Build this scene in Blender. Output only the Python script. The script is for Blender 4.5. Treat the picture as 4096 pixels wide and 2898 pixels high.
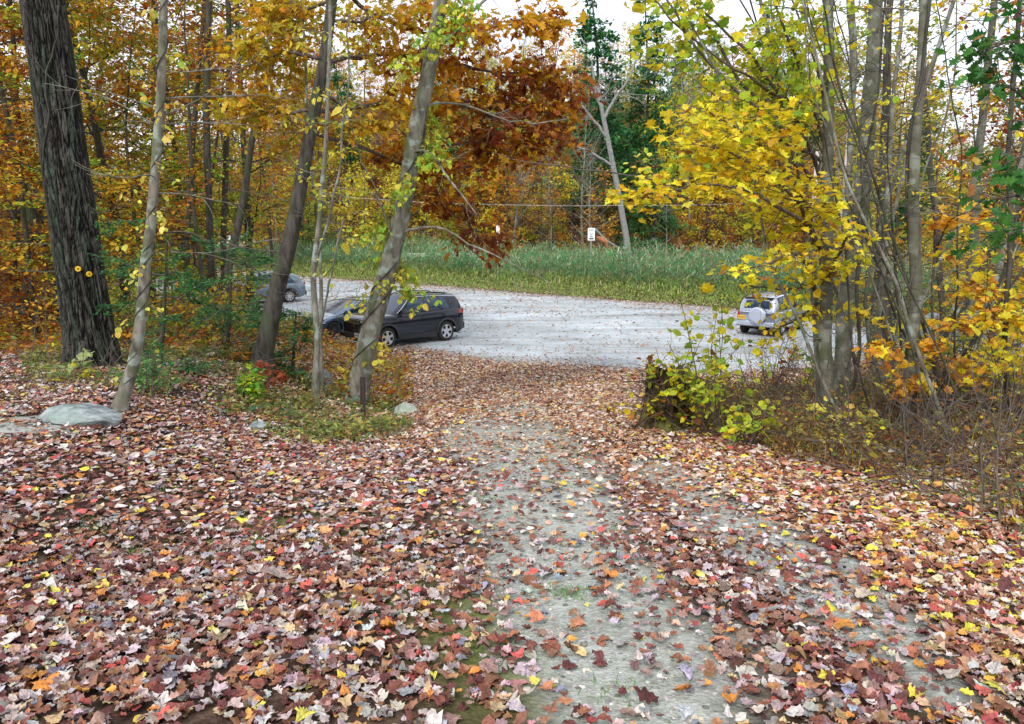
import bpy, math
import numpy as np
from math import radians, sin, cos, tan, pi, sqrt, atan2

for b in list(bpy.data.objects): bpy.data.objects.remove(b)
SC = bpy.context.scene
EXPO = 0.9
COL = SC.collection
RNG = np.random.default_rng(7)
def rs(seed): return np.random.default_rng(seed)

# ------------------------------------------------------------------ camera model
FPX, CX, CY, CAMH = 800.0, 512.0, 362.0, 5.0
PITCH = radians(10.6)
def ray(px, py):
    x = (px-CX)/FPX; y = -(py-CY)/FPX
    return np.array([x, cos(PITCH)+y*sin(PITCH), -sin(PITCH)+y*cos(PITCH)])
def at(px, py, d):
    r = ray(px, py); k = d/r[1]
    return np.array([r[0]*k, d, CAMH+r[2]*k])
def pxm(px, py, d):
    """metres covered by one picture pixel at that distance"""
    r = ray(px, py); return (d/r[1])/FPX

# ------------------------------------------------------------------ noise
def _h(ix, iy, iz, s):
    n = (ix.astype(np.int64)*374761393 + iy.astype(np.int64)*668265263 + iz.astype(np.int64)*2147483647 + s*1274126177) & 0xffffffff
    n = ((n ^ (n >> 13))*1274126177) & 0xffffffff
    n = (n ^ (n >> 16)) & 0xffff
    return n/65535.0
def vnoise(x, y, z=0.0, s=0):
    x, y, z = np.broadcast_arrays(np.asarray(x, float), np.asarray(y, float), np.asarray(z, float))
    ix, iy, iz = np.floor(x), np.floor(y), np.floor(z)
    fx, fy, fz = x-ix, y-iy, z-iz
    fx = fx*fx*(3-2*fx); fy = fy*fy*(3-2*fy); fz = fz*fz*(3-2*fz)
    r = 0
    for a in (0, 1):
        for b in (0, 1):
            for c in (0, 1):
                w = (fx if a else 1-fx)*(fy if b else 1-fy)*(fz if c else 1-fz)
                r = r+w*_h(ix+a, iy+b, iz+c, s)
    return r*2-1
def fbm(x, y, z=0.0, o=3, s=0):
    r = 0; a = 1; f = 1; t = 0
    for i in range(o):
        r = r+a*vnoise(np.asarray(x)*f, np.asarray(y)*f, np.asarray(z)*f, s+i); t += a; a *= .5; f *= 2.03
    return r/t
def sst(x, a, b):
    t = np.clip((x-a)/(b-a), 0, 1); return t*t*(3-2*t)

# ------------------------------------------------------------------ terrain height
_ty = np.array([-60, -8, 0, 5, 10, 14, 20, 25, 28.5, 34, 1000.])
_tz = np.array([4.2, 3.75, 3.4, 2.75, 2.05, 1.42, .57, .12, 0.0, 0, 0])
_ly = np.array([-60, -10, 0, 14, 20, 28, 36, 46, 1000.])
_lz = np.array([4.3, 3.7, 3.4, 2.42, 1.75, .85, .2, 0, 0])
def tz(x, y):
    x = np.asarray(x, float); y = np.asarray(y, float)
    a = np.interp(y, _ty, _tz)
    a2 = (np.interp(y-1.0, _ty, _tz)+2*a+np.interp(y+1.0, _ty, _tz))/4
    l = np.interp(y, _ly, _lz)
    s = sst(-x-.85*np.maximum(0, y-21), 2.0, 5.6)
    z = a2*(1-s)+l*s
    z = z+.35*sst(x, 3.2, 7.0)*(1-sst(y, 12, 22))
    dirt = 1-sst(y, 25, 30)*(1-s)
    z = z+(.05*fbm(x*.35, y*.35, s=3)+.012*fbm(x*1.9, y*1.9, s=9))*np.clip(dirt, .15, 1)
    # two shallow wheel ruts worn in the trail
    # hill beyond the reeds
    q = x/np.maximum(y, 1)
    w = sst(q, -.42, -.22)*(1-sst(q, .36, .62))
    hill = np.clip((y-74)*.30, 0, 26)
    hill2 = np.clip((y-74)*.05, 0, 5)
    z = z+hill*w+hill2*(1-w)
    return z
def ghit(px, py, lift=0.0):
    r = ray(px, py)
    d = np.arange(1.2, 160, .02)
    k = d/r[1]
    zz = CAMH+r[2]*k-lift-tz(r[0]*k, d)
    i = np.argmax(zz < 0)
    return np.array([r[0]*k[i], d[i], float(tz(r[0]*k[i], d[i]))])
def gpos(x, y, dz=0.0): return (x, y, float(tz(x, y))+dz)

# ------------------------------------------------------------------ objects
def tag(o, label=None, cat=None, group=None, kind=None):
    if label: o['label'] = label
    if cat: o['category'] = cat
    if group: o['group'] = group
    if kind: o['kind'] = kind
    return o
def empty(name, loc=(0, 0, 0), rz=0.0, label=None, cat=None, group=None):
    o = bpy.data.objects.new(name, None); COL.objects.link(o)
    o.location = loc; o.rotation_euler = (0, 0, rz); o.empty_display_size = .3
    return tag(o, label, cat, group)
def mesh_obj(name, V, F, mat=None, parent=None, col=None, smooth=False, midx=None, mats=None, luv=None):
    """V (n,3); F: list of arrays (m,k) with k = 3 or 4, or list of lists"""
    me = bpy.data.meshes.new(name)
    V = np.asarray(V, np.float32).reshape(-1, 3)
    if len(F) and isinstance(F[0], np.ndarray) and F[0].ndim == 2:
        Fs = [f for f in F if len(f)]
        loops = np.concatenate([f.ravel() for f in Fs]).astype(np.int32)
        tot = np.concatenate([np.full(len(f), f.shape[1], np.int32) for f in Fs])
    else:
        loops = np.array([i for f in F for i in f], np.int32)
        tot = np.array([len(f) for f in F], np.int32)
    st = np.concatenate([[0], np.cumsum(tot)[:-1]]).astype(np.int32)
    me.vertices.add(len(V)); me.vertices.foreach_set('co', V.ravel())
    me.loops.add(len(loops)); me.loops.foreach_set('vertex_index', loops)
    me.polygons.add(len(tot)); me.polygons.foreach_set('loop_start', st)
    try: me.polygons.foreach_set('loop_total', tot)
    except Exception: pass
    if midx is not None: me.polygons.foreach_set('material_index', np.asarray(midx, np.int32))
    me.polygons.foreach_set('use_smooth', np.full(len(tot), smooth, bool))
    me.update(calc_edges=True)
    if col is not None:
        a = me.attributes.new('col', 'FLOAT_COLOR', 'POINT')
        c = np.ones((len(V), 4), np.float32); c[:, :3] = col
        a.data.foreach_set('color', c.ravel())
    if luv is not None:
        a = me.attributes.new('luv', 'FLOAT_VECTOR', 'POINT'); a.data.foreach_set('vector', np.asarray(luv, np.float32).ravel())
    for m in (mats or ([mat] if mat else [])): me.materials.append(m)
    o = bpy.data.objects.new(name, me); COL.objects.link(o)
    if parent: o.parent = parent
    return o
def copy_tree(o, parent=None):
    c = o.copy(); COL.objects.link(c); c.parent = parent
    for ch in list(o.children): copy_tree(ch, c)
    return c

class MB:
    """collects geometry into one mesh"""
    def __init__(s): s.v = []; s.f = []; s.n = 0; s.c = []
    def add(s, V, F):
        V = np.asarray(V, float).reshape(-1, 3)
        s.v.append(V); s.f += [[i+s.n for i in f] for f in F]; s.n += len(V); return s
    def box(s, c, h, R=None, taper=1.0):
        P = np.array([[x, y, z] for z in (-1, 1) for y in (-1, 1) for x in (-1, 1)], float)*np.array(h)
        P[4:, :2] *= taper
        if R is not None: P = P@np.asarray(R).T
        return s.add(P+np.array(c), [[0, 2, 3, 1], [4, 5, 7, 6], [0, 1, 5, 4], [2, 6, 7, 3], [0, 4, 6, 2], [1, 3, 7, 5]])
    def tube(s, pts, r, k=8, cap=True):
        V, F = tubes([(np.array(pts, float), np.broadcast_to(np.asarray(r, float), (len(pts),)))], k)
        F = F[0].tolist()
        if cap:
            F.append(list(range(k))[::-1]); F.append([len(V)-k+i for i in range(k)])
        return s.add(V, F)
    def lathe(s, prof, c=(0, 0, 0), n=24, axis='y'):
        """prof: list of (r, t)"""
        a = np.arange(n)*2*pi/n; V = []
        for r, t in prof:
            if axis == 'y': V.append(np.stack([r*np.cos(a), np.full(n, t), r*np.sin(a)], 1))
            else: V.append(np.stack([r*np.cos(a), r*np.sin(a), np.full(n, t)], 1))
        F = []
        for i in range(len(prof)-1):
            for j in range(n):
                q = [i*n+j, i*n+(j+1) % n, (i+1)*n+(j+1) % n, (i+1)*n+j]
                F.append(q if axis != 'y' else q[::-1])
        return s.add(np.concatenate(V)+np.array(c), F)
    def build(s, name, mat, parent=None, smooth=False, bevel=0):
        o = mesh_obj(name, np.concatenate(s.v), s.f, mat, parent, smooth=smooth)
        if bevel:
            m = o.modifiers.new('b', 'BEVEL'); m.width = bevel; m.segments = 2; m.limit_method = 'ANGLE'
        return o

def tubes(polys, k=6):
    VV = []; FF = []; n0 = 0
    an = np.arange(k)*2*pi/k; ca, sa = np.cos(an), np.sin(an)
    jj = np.arange(k); j2 = (jj+1) % k
    for P, r in polys:
        n = len(P)
        T = np.gradient(P, axis=0); T /= np.linalg.norm(T, axis=1)[:, None]+1e-9
        ref = np.array([0., 1., 0.]) if abs(T[:, 1]).mean() < .8 else np.array([1., 0., 0.])
        A = np.cross(T, ref); A /= np.linalg.norm(A, axis=1)[:, None]+1e-9
        B = np.cross(T, A)
        V = P[:, None, :]+r[:, None, None]*(A[:, None, :]*ca[None, :, None]+B[:, None, :]*sa[None, :, None])
        VV.append(V.reshape(-1, 3))
        i = np.arange(n-1)[:, None]*k+n0
        q = np.stack([i+jj, i+j2, i+k+j2, i+k+jj], -1).reshape(-1, 4)
        FF.append(q); n0 += n*k
    return np.concatenate(VV), [np.concatenate(FF)]

# ------------------------------------------------------------------ materials
def newmat(name):
    m = bpy.data.materials.new(name); m.use_nodes = True
    nt = m.node_tree; nt.nodes.clear()
    out = nt.nodes.new('ShaderNodeOutputMaterial')
    return m, nt, out
def N(nt, t, **kw):
    n = nt.nodes.new(t)
    for k, v in kw.items():
        if k.startswith('i_'): n.inputs[k[2:].replace('_', ' ')].default_value = v
        else: setattr(n, k, v)
    return n
def pbr(name, col, rough=.6, metal=0.0, spec=.5, coat=0.0, ior=1.5, bump=0.0, bscale=30.0, var=0.0):
    m, nt, out = newmat(name)
    p = N(nt, 'ShaderNodeBsdfPrincipled')
    p.inputs['Base Color'].default_value = (*col, 1); p.inputs['Roughness'].default_value = rough
    p.inputs['Metallic'].default_value = metal; p.inputs['Specular IOR Level'].default_value = spec
    p.inputs['Coat Weight'].default_value = coat; p.inputs['Coat Roughness'].default_value = .04; p.inputs['IOR'].default_value = ior
    if bump or var:
        tc = N(nt, 'ShaderNodeTexCoord'); no = N(nt, 'ShaderNodeTexNoise'); no.inputs['Scale'].default_value = bscale; no.inputs['Detail'].default_value = 6
        nt.links.new(tc.outputs['Object'], no.inputs['Vector'])
        if var:
            r = N(nt, 'ShaderNodeValToRGB')
            r.color_ramp.elements[0].position = .3; r.color_ramp.elements[1].position = .7
            r.color_ramp.elements[0].color = (*[c*(1-var) for c in col], 1); r.color_ramp.elements[1].color = (*[min(1, c*(1+var)) for c in col], 1)
            nt.links.new(no.outputs['Fac'], r.inputs[0]); nt.links.new(r.outputs[0], p.inputs['Base Color'])
        if bump:
            b = N(nt, 'ShaderNodeBump'); b.inputs['Strength'].default_value = bump; b.inputs['Distance'].default_value = .02
            nt.links.new(no.outputs['Fac'], b.inputs['Height']); nt.links.new(b.outputs[0], p.inputs['Normal'])
    nt.links.new(p.outputs[0], out.inputs[0])
    return m
def leaf_mat(name, trans=.35, rough=.55, spec=.3, mottle=.25, veins=False):
    m, nt, out = newmat(name)
    at_ = N(nt, 'ShaderNodeAttribute', attribute_name='col')
    geo = N(nt, 'ShaderNodeNewGeometry')
    no = N(nt, 'ShaderNodeTexNoise'); no.inputs['Scale'].default_value = 38; no.inputs['Detail'].default_value = 3
    nt.links.new(geo.outputs['Position'], no.inputs['Vector'])
    mr = N(nt, 'ShaderNodeMapRange'); mr.inputs[1].default_value = .3; mr.inputs[2].default_value = .7
    mr.inputs[3].default_value = 1-mottle; mr.inputs[4].default_value = 1+mottle*.6
    nt.links.new(no.outputs['Fac'], mr.inputs[0])
    mx = N(nt, 'ShaderNodeVectorMath', operation='SCALE')
    nt.links.new(at_.outputs['Color'], mx.inputs[0]); nt.links.new(mr.outputs[0], mx.inputs['Scale'])
    p = N(nt, 'ShaderNodeBsdfPrincipled'); p.inputs['Roughness'].default_value = rough; p.inputs['Specular IOR Level'].default_value = spec
    if veins:
        lu = N(nt, 'ShaderNodeAttribute', attribute_name='luv'); sx = N(nt, 'ShaderNodeSeparateXYZ'); nt.links.new(lu.outputs['Vector'], sx.inputs[0])
        def M(op, a, b=None, c=None):
            q = N(nt, 'ShaderNodeMath', operation=op)
            for i, v in enumerate((a, b, c)):
                if v is None: continue
                if isinstance(v, (int, float)): q.inputs[i].default_value = v
                else: nt.links.new(v, q.inputs[i])
            return q.outputs[0]
        ay = M('ABSOLUTE', sx.outputs[1])
        mid = M('LESS_THAN', ay, .022)
        ph = M('FRACT', M('MULTIPLY', M('SUBTRACT', sx.outputs[0], M('MULTIPLY', ay, .9)), 5.0))
        sv_ = M('MULTIPLY', M('LESS_THAN', ph, .13), .6)
        vv = M('MULTIPLY', M('MAXIMUM', mid, sv_), sx.outputs[2])
        sc2 = N(nt, 'ShaderNodeVectorMath', operation='SCALE'); nt.links.new(mx.outputs[0], sc2.inputs[0])
        nt.links.new(M('SUBTRACT', 1.0, M('MULTIPLY', vv, .34)), sc2.inputs['Scale']); mx = sc2
        n5 = N(nt, 'ShaderNodeTexNoise'); n5.inputs['Scale'].default_value = 90; n5.inputs['Detail'].default_value = 4; nt.links.new(geo.outputs['Position'], n5.inputs['Vector'])
        bp = N(nt, 'ShaderNodeBump'); bp.inputs['Strength'].default_value = .5; bp.inputs['Distance'].default_value = .006; nt.links.new(n5.outputs['Fac'], bp.inputs['Height']); nt.links.new(bp.outputs[0], p.inputs['Normal'])
    nt.links.new(mx.outputs[0], p.inputs['Base Color'])
    if trans:
        t = N(nt, 'ShaderNodeBsdfTranslucent'); nt.links.new(mx.outputs[0], t.inputs[0])
        ms = N(nt, 'ShaderNodeMixShader'); ms.inputs[0].default_value = trans
        nt.links.new(p.outputs[0], ms.inputs[1]); nt.links.new(t.outputs[0], ms.inputs[2]); nt.links.new(ms.outputs[0], out.inputs[0])
    else: nt.links.new(p.outputs[0], out.inputs[0])
    return m
def bark_mat(name, c0, c1, moss=None, sx=9.0, sz=1.6, bump=.5, rings=False, patch=None):
    m, nt, out = newmat(name)
    tc = N(nt, 'ShaderNodeTexCoord'); mp = N(nt, 'ShaderNodeMapping'); mp.inputs['Scale'].default_value = (sx, sx, sz)
    nt.links.new(tc.outputs['Object'], mp.inputs[0])
    no = N(nt, 'ShaderNodeTexNoise'); no.inputs['Scale'].default_value = 1.6; no.inputs['Detail'].default_value = 8; no.inputs['Roughness'].default_value = .65
    nt.links.new(mp.outputs[0], no.inputs['Vector'])
    r = N(nt, 'ShaderNodeValToRGB'); r.color_ramp.elements[0].position = .36; r.color_ramp.elements[1].position = .64
    r.color_ramp.elements[0].color = (*c0, 1); r.color_ramp.elements[1].color = (*c1, 1)
    nt.links.new(no.outputs['Fac'], r.inputs[0])
    last = r.outputs[0]
    def over(last, colr, scale, lo, hi, seed):
        n2 = N(nt, 'ShaderNodeTexNoise'); n2.inputs['Scale'].default_value = scale; n2.inputs['Detail'].default_value = 5
        mp2 = N(nt, 'ShaderNodeMapping'); mp2.inputs['Location'].default_value = (seed, seed*2, 0); nt.links.new(tc.outputs['Object'], mp2.inputs[0])
        nt.links.new(mp2.outputs[0], n2.inputs['Vector'])
        m2 = N(nt, 'ShaderNodeMapRange'); m2.inputs[1].default_value = lo; m2.inputs[2].default_value = hi; nt.links.new(n2.outputs['Fac'], m2.inputs[0])
        mx = N(nt, 'ShaderNodeMix', data_type='RGBA'); nt.links.new(m2.outputs[0], mx.inputs[0]); nt.links.new(last, mx.inputs[6]); mx.inputs[7].default_value = (*colr, 1)
        return mx.outputs[2]
    if moss: last = over(last, moss, 2.3, .5, .68, 3.1)
    if patch: last = over(last, patch, 5.5, .54, .62, 11.7)
    h = no.outputs['Fac']
    if rings:
        w = N(nt, 'ShaderNodeTexNoise'); w.inputs['Scale'].default_value = 2.2; w.inputs['Detail'].default_value = 2
        mp3 = N(nt, 'ShaderNodeMapping'); mp3.inputs['Scale'].default_value = (1.2, 1.2, 9); nt.links.new(tc.outputs['Object'], mp3.inputs[0]); nt.links.new(mp3.outputs[0], w.inputs['Vector'])
        m3 = N(nt, 'ShaderNodeMapRange'); m3.inputs[1].default_value = .28; m3.inputs[2].default_value = .40; m3.inputs[3].default_value = .45; m3.inputs[4].default_value = 1; nt.links.new(w.outputs['Fac'], m3.inputs[0])
        sc = N(nt, 'ShaderNodeVectorMath', operation='SCALE'); nt.links.new(last, sc.inputs[0]); nt.links.new(m3.outputs[0], sc.inputs['Scale']); last = sc.outputs[0]
    p = N(nt, 'ShaderNodeBsdfPrincipled'); p.inputs['Roughness'].default_value = .9; p.inputs['Specular IOR Level'].default_value = .15
    nt.links.new(last, p.inputs['Base Color'])
    b = N(nt, 'ShaderNodeBump'); b.inputs['Strength'].default_value = bump; b.inputs['Distance'].default_value = .03
    nt.links.new(h, b.inputs['Height']); nt.links.new(b.outputs[0], p.inputs['Normal'])
    nt.links.new(p.outputs[0], out.inputs[0])
    return m
LEAF = leaf_mat('leaf', .45, .5, .35)
LITTER = leaf_mat('litter', .0, .7, .25, .35)
LITTERV = leaf_mat('litter_veined', .0, .65, .3, .35, veins=True)
BARK_OAK = bark_mat('bark_oak', (.012, .011, .010), (.075, .07, .062), moss=(.045, .075, .05), sx=11, sz=1.3, bump=.8)
BARK_GRAY = bark_mat('bark_gray', (.10, .09, .07), (.27, .25, .205), moss=(.10, .12, .06), patch=(.27, .31, .27), sx=7, sz=2.2, bump=.35)
BARK_BEECH = bark_mat('bark_beech', (.09, .088, .065), (.175, .172, .135), moss=(.08, .10, .045), patch=(.24, .25, .21), sx=4, sz=4, bump=.15, rings=True)
BARK_DARK = bark_mat('bark_dark', (.035, .03, .024), (.11, .10, .085), moss=(.06, .08, .04), sx=8, sz=2, bump=.5)
BARK_PALE = bark_mat('bark_pale', (.16, .16, .15), (.32, .32, .30), sx=5, sz=3, bump=.2)
BARK_TWIG = bark_mat('bark_twig', (.07, .055, .045), (.17, .14, .12), sx=6, sz=6, bump=.1)
ROCK = None
# ------------------------------------------------------------------ leaves
def _fan(outline, cz=.0, foldk=.25):
    o = np.array(outline, float)
    # close the other half by mirror
    full = np.concatenate([o, (o[1:-1]*[1, -1])[::-1]])
    c = np.array([[.42, 0]])
    P = np.concatenate([c, full]); z = np.abs(P[:, 1])*foldk
    V = np.column_stack([P, z]); n = len(full)
    F = np.array([[0, 1+i, 1+(i+1) % n] for i in range(n)])
    return V, F
T_OVAL = (np.array([[0, 0, 0], [.28, .26, .07], [.68, .22, .05], [1, 0, -.04], [.68, -.22, .05], [.28, -.26, .07]]), np.array([[0, 1, 2, 3], [0, 3, 4, 5]])[:, ::-1])
T_ROUND = (np.array([[0, 0, 0], [.15, .36, .09], [.6, .42, .08], [1, 0, -.06], [.6, -.42, .08], [.15, -.36, .09]]), np.array([[0, 1, 2, 3], [0, 3, 4, 5]])[:, ::-1])
T_MAPLE = _fan([(0, 0), (-.03, .22), (.16, .24), (.22, .52), (.42, .30), (.62, .46), (.66, .20), (1.0, 0)])
T_OAK = _fan([(0, 0), (.12, .12), (.2, .28), (.33, .10), (.42, .34), (.56, .13), (.68, .34), (.78, .12), (1.0, 0)])
T_CRUM = _fan([(0, 0), (.05, .2), (.22, .36), (.38, .26), (.6, .40), (.74, .24), (.95, 0)], foldk=.7)
T_QUAD = (np.array([[0, 0, 0], [.5, .33, .06], [1, 0, 0], [.5, -.33, .06]]), np.array([[0, 2, 1], [0, 3, 2]]))
T_BLADE = (np.array([[0, -.02, 0], [.5, -.025, .16], [1, 0, .05], [.5, .025, .16], [0, .02, 0]]), np.array([[0, 1, 3, 4], [1, 2, 3, 3]])[:1])

def _fan2(outline, foldk=.3, seed=0, rag=.0):
    """finer leaf: centre, inner ring, outline"""
    g = rs(seed); o = np.array(outline, float); full = np.concatenate([o, (o[1:-1]*[1, -1])[::-1]])
    # one extra point per edge for a softer, uneven margin
    nx_ = np.roll(full, -1, 0); mid = (full+nx_)/2; mid = mid+(mid-[.42, 0])*g.normal(.02, .05+rag, (len(mid), 1))
    full = np.stack([full, mid], 1).reshape(-1, 2); c = np.array([.42, 0]); n = len(full)
    full = c+(full-c)*(1+g.normal(0, .03+rag, (n, 1)))
    inner = c+(full-c)*.52; P = np.concatenate([[c], inner, full])
    z = np.abs(P[:, 1])*foldk; V = np.column_stack([P, z]); i = np.arange(n); j = (i+1) % n
    F = np.concatenate([np.stack([0*i, 1+i, 1+j], 1), np.stack([1+i, 1+n+i, 1+n+j], 1), np.stack([1+i, 1+n+j, 1+j], 1)])
    return V, F
F_MAPLE = _fan2([(0, 0), (-.03, .22), (.16, .24), (.22, .50), (.42, .28), (.62, .44), (.66, .20), (1.0, 0)], .3, 1, .02)
F_OAK = _fan2([(0, 0), (.12, .12), (.22, .27), (.34, .14), (.45, .34), (.58, .17), (.70, .30), (.80, .14), (1.0, 0)], .3, 2, .02)
F_OVAL = _fan2([(0, 0), (.15, .18), (.4, .29), (.7, .22), (1, 0)], .35, 3, .02)
F_ROUND = _fan2([(0, 0), (.08, .28), (.32, .42), (.65, .38), (.88, .18), (1, 0)], .25, 4, .04)
F_TORN = _fan2([(.05, 0), (.02, .25), (.30, .30), (.5, .44), (.72, .22), (.8, 0)], .6, 5, .10)
def leaf_mesh(P, D, Nn, S, C, T, rng, curl=.25, wid=None):
    """instances template T at P, along D, facing Nn, length S, colour C -> V, F, col"""
    n = len(P)
    D = D/(np.linalg.norm(D, axis=1)[:, None]+1e-9)
    U = np.cross(Nn, D); U /= np.linalg.norm(U, axis=1)[:, None]+1e-9
    Z = np.cross(D, U)
    TV, TF = T
    k = len(TV)
    x = TV[:, 0][None]; y = TV[:, 1][None]; z0 = TV[:, 2][None]
    cu = rng.normal(0, curl, (n, 1)); cs = rng.normal(0, curl*1.3, (n, 1)); cf = rng.uniform(-.6, 1.8, (n, 1))
    z = z0*cf-cu*((x-.45)**2)*1.4+cs*y*(x-.4)+rng.normal(0, curl*.10, (n, k))
    w = (wid if wid is not None else np.ones(n))[:, None]
    V = P[:, None]+S[:, None, None]*(x[..., None]*D[:, None]+(y*w)[..., None]*U[:, None]+z[..., None]*Z[:, None])
    F = (np.arange(n)[:, None, None]*k+TF[None]).reshape(-1, TF.shape[1])
    Cc = np.repeat(C[:, None], k, 1)*(1+rng.normal(0, .06, (n, k, 1)))
    return V.reshape(-1, 3), F, np.clip(Cc.reshape(-1, 3), 0, 1)
def leaf_obj(name, parts, mat, parent=None, luv=None, smooth=False):
    VV = []; FF = {}; CC = []; o = 0
    for V, F, C in parts:
        VV.append(V); FF.setdefault(F.shape[1], []).append(F+o); CC.append(C); o += len(V)
    return mesh_obj(name, np.concatenate(VV), [np.concatenate(f) for f in FF.values()], mat, parent, col=np.concatenate(CC), luv=luv, smooth=smooth)
def pick(pal, n, rng, jit=.16):
    """pal: list of (weight, rgb)"""
    w = np.array([p[0] for p in pal], float); w /= w.sum()
    c = np.array([p[1] for p in pal])[rng.choice(len(pal), n, p=w)]
    c = c*np.exp(rng.normal(0, jit, (n, 1)))*np.exp(rng.normal(0, min(jit*.4, .07), (n, 3)))
    return np.clip(c, 0, .95)

YEL, GOLD, LIME, GRN = (.86, .70, .03), (.84, .50, .02), (.46, .62, .04), (.12, .30, .03)
ORA, RUST, BRN, RED, OLV, DGR = (.68, .27, .015), (.44, .13, .012), (.22, .075, .02), (.34, .04, .015), (.38, .34, .025), (.02, .085, .035)
P_RUST = [(4, RUST), (3, ORA), (2, (.42, .20, .02)), (1.4, BRN), (1.5, OLV), (.8, GOLD)]
P_REDR = [(4, (.33, .075, .012)), (3, RUST), (2, BRN), (1.5, ORA), (.6, OLV)]
P_OLIVE = [(4, (.44, .42, .03)), (3, (.30, .38, .03)), (2, (.20, .28, .03)), (2, (.60, .42, .02)), (1, ORA)]
P_OAK = [(4, (.66, .29, .012)), (3.5, (.68, .42, .018)), (2.2, (.42, .13, .012)), (1.2, (.26, .07, .012)), (1, (.66, .44, .03))]
P_OAKRED = [(3, (.33, .085, .015)), (3, (.22, .05, .015)), (2, (.50, .17, .015)), (1, (.50, .30, .02)), (.6, (.42, .18, .10))]
P_YEL = [(5, YEL), (3, (.86, .62, .02)), (1.3, (.58, .60, .04)), (.8, GOLD), (.25, (.40, .16, .02))]
P_YG = [(4, (.58, .60, .05)), (3, YEL), (3, LIME), (1, (.22, .38, .04))]
P_GRN = [(4, (.12, .30, .03)), (3, (.25, .42, .04)), (2, LIME), (1, YEL)]
P_ORY = [(4, (.78, .36, .04)), (3, GOLD), (2, YEL), (1, RUST)]
P_HEM = [(5, (.035, .17, .045)), (3, (.06, .25, .06)), (1, (.02, .10, .05)), (.8, (.13, .27, .05))]
P_RED = [(4, (.36, .08, .03)), (3, (.50, .14, .03)), (2, (.24, .05, .03))]

# ------------------------------------------------------------------ trees
def wander(p, d, L, n, rng, k=.12, up=0.0):
    pts = [np.array(p, float)]; d = np.array(d, float); d /= np.linalg.norm(d)
    for i in range(n):
        d = d+rng.normal(0, k, 3)+np.array([0, 0, up]); d /= np.linalg.norm(d)
        pts.append(pts[-1]+d*L/n)
    return np.array(pts)
def along(P, t):
    """points and tangents at fractions t of the polyline"""
    s = np.concatenate([[0], np.cumsum(np.linalg.norm(np.diff(P, axis=0), axis=1))]); t = np.asarray(t)*s[-1]
    Q = np.stack([np.interp(t, s, P[:, i]) for i in range(3)], 1)
    e = s[-1]*.02
    R = np.stack([np.interp(np.minimum(t+e, s[-1]), s, P[:, i])-np.interp(np.maximum(t-e, 0), s, P[:, i]) for i in range(3)], 1)
    return Q, R/(np.linalg.norm(R, axis=1)[:, None]+1e-9)
def smooth_poly(P, n):
    P = np.array(P, float)
    s = np.concatenate([[0], np.cumsum(np.linalg.norm(np.diff(P[:, :3], axis=0), axis=1))])
    t = np.linspace(0, s[-1], n)
    Q = np.stack([np.interp(t, s, P[:, i]) for i in range(P.shape[1])], 1)
    for _ in range(2):
        Q[1:-1] = (Q[:-2]+2*Q[1:-1]+Q[2:])/4
    return Q
def twigs_on(limb, r0, rng, n, L, flat=.35, t0=.2, up=.0, seg=4):
    """side twigs of a limb: list of (pts, radii)"""
    out = []
    t = np.sort(rng.uniform(t0, 1, n)); Q, T = along(limb, t)
    for q, d, tt in zip(Q, T, t):
        side = rng.normal(0, 1, 3); side[2] *= flat; side -= side.dot(d)*d; side /= np.linalg.norm(side)+1e-9
        dd = d*rng.uniform(.2, .8)+side
        l = L*rng.uniform(.5, 1.2)*(1.15-.6*tt)
        P = wander(q, dd, l, seg, rng, .16, up)
        out.append((P, np.linspace(max(.0035, r0*.35*(1.1-tt)), .0022, seg+1)))
    return out
def foliage(tw, rng, per_m, spread, size, pal, T, droop=.25, tilt=.45, curl=.2, jit=.16, clump=0.0, size_jit=.25, t0=.15):
    """leaves along twig polylines"""
    Ps = []; Ds = []
    for P, r in tw:
        L = np.linalg.norm(np.diff(P, axis=0), axis=1).sum()
        n = rng.poisson(per_m*L)
        if n < 1: continue
        Q, D = along(P, rng.uniform(t0, 1, n)); Ps.append(Q); Ds.append(D)
    if not Ps: return None
    P = np.concatenate(Ps); D = np.concatenate(Ds); n = len(P)
    off = rng.normal(0, spread, (n, 3)); off[:, 2] *= .45
    P = P+off
    D2 = D*.5+rng.normal(0, .8, (n, 3))*[1, 1, .45]; D2[:, 2] -= droop
    Nn = rng.normal(0, tilt, (n, 3)); Nn[:, 2] += 1
    C = pick(pal, n, rng, jit)
    if clump: C = C*(1+clump*fbm(P[:, 0]*.7, P[:, 1]*.7, P[:, 2]*.9, 2, int(rng.integers(99))))[:, None]
    S = size*np.exp(rng.normal(0, size_jit, n))
    return leaf_mesh(P, D2, Nn, S, np.clip(C, 0, .95), T, rng, curl)

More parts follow.
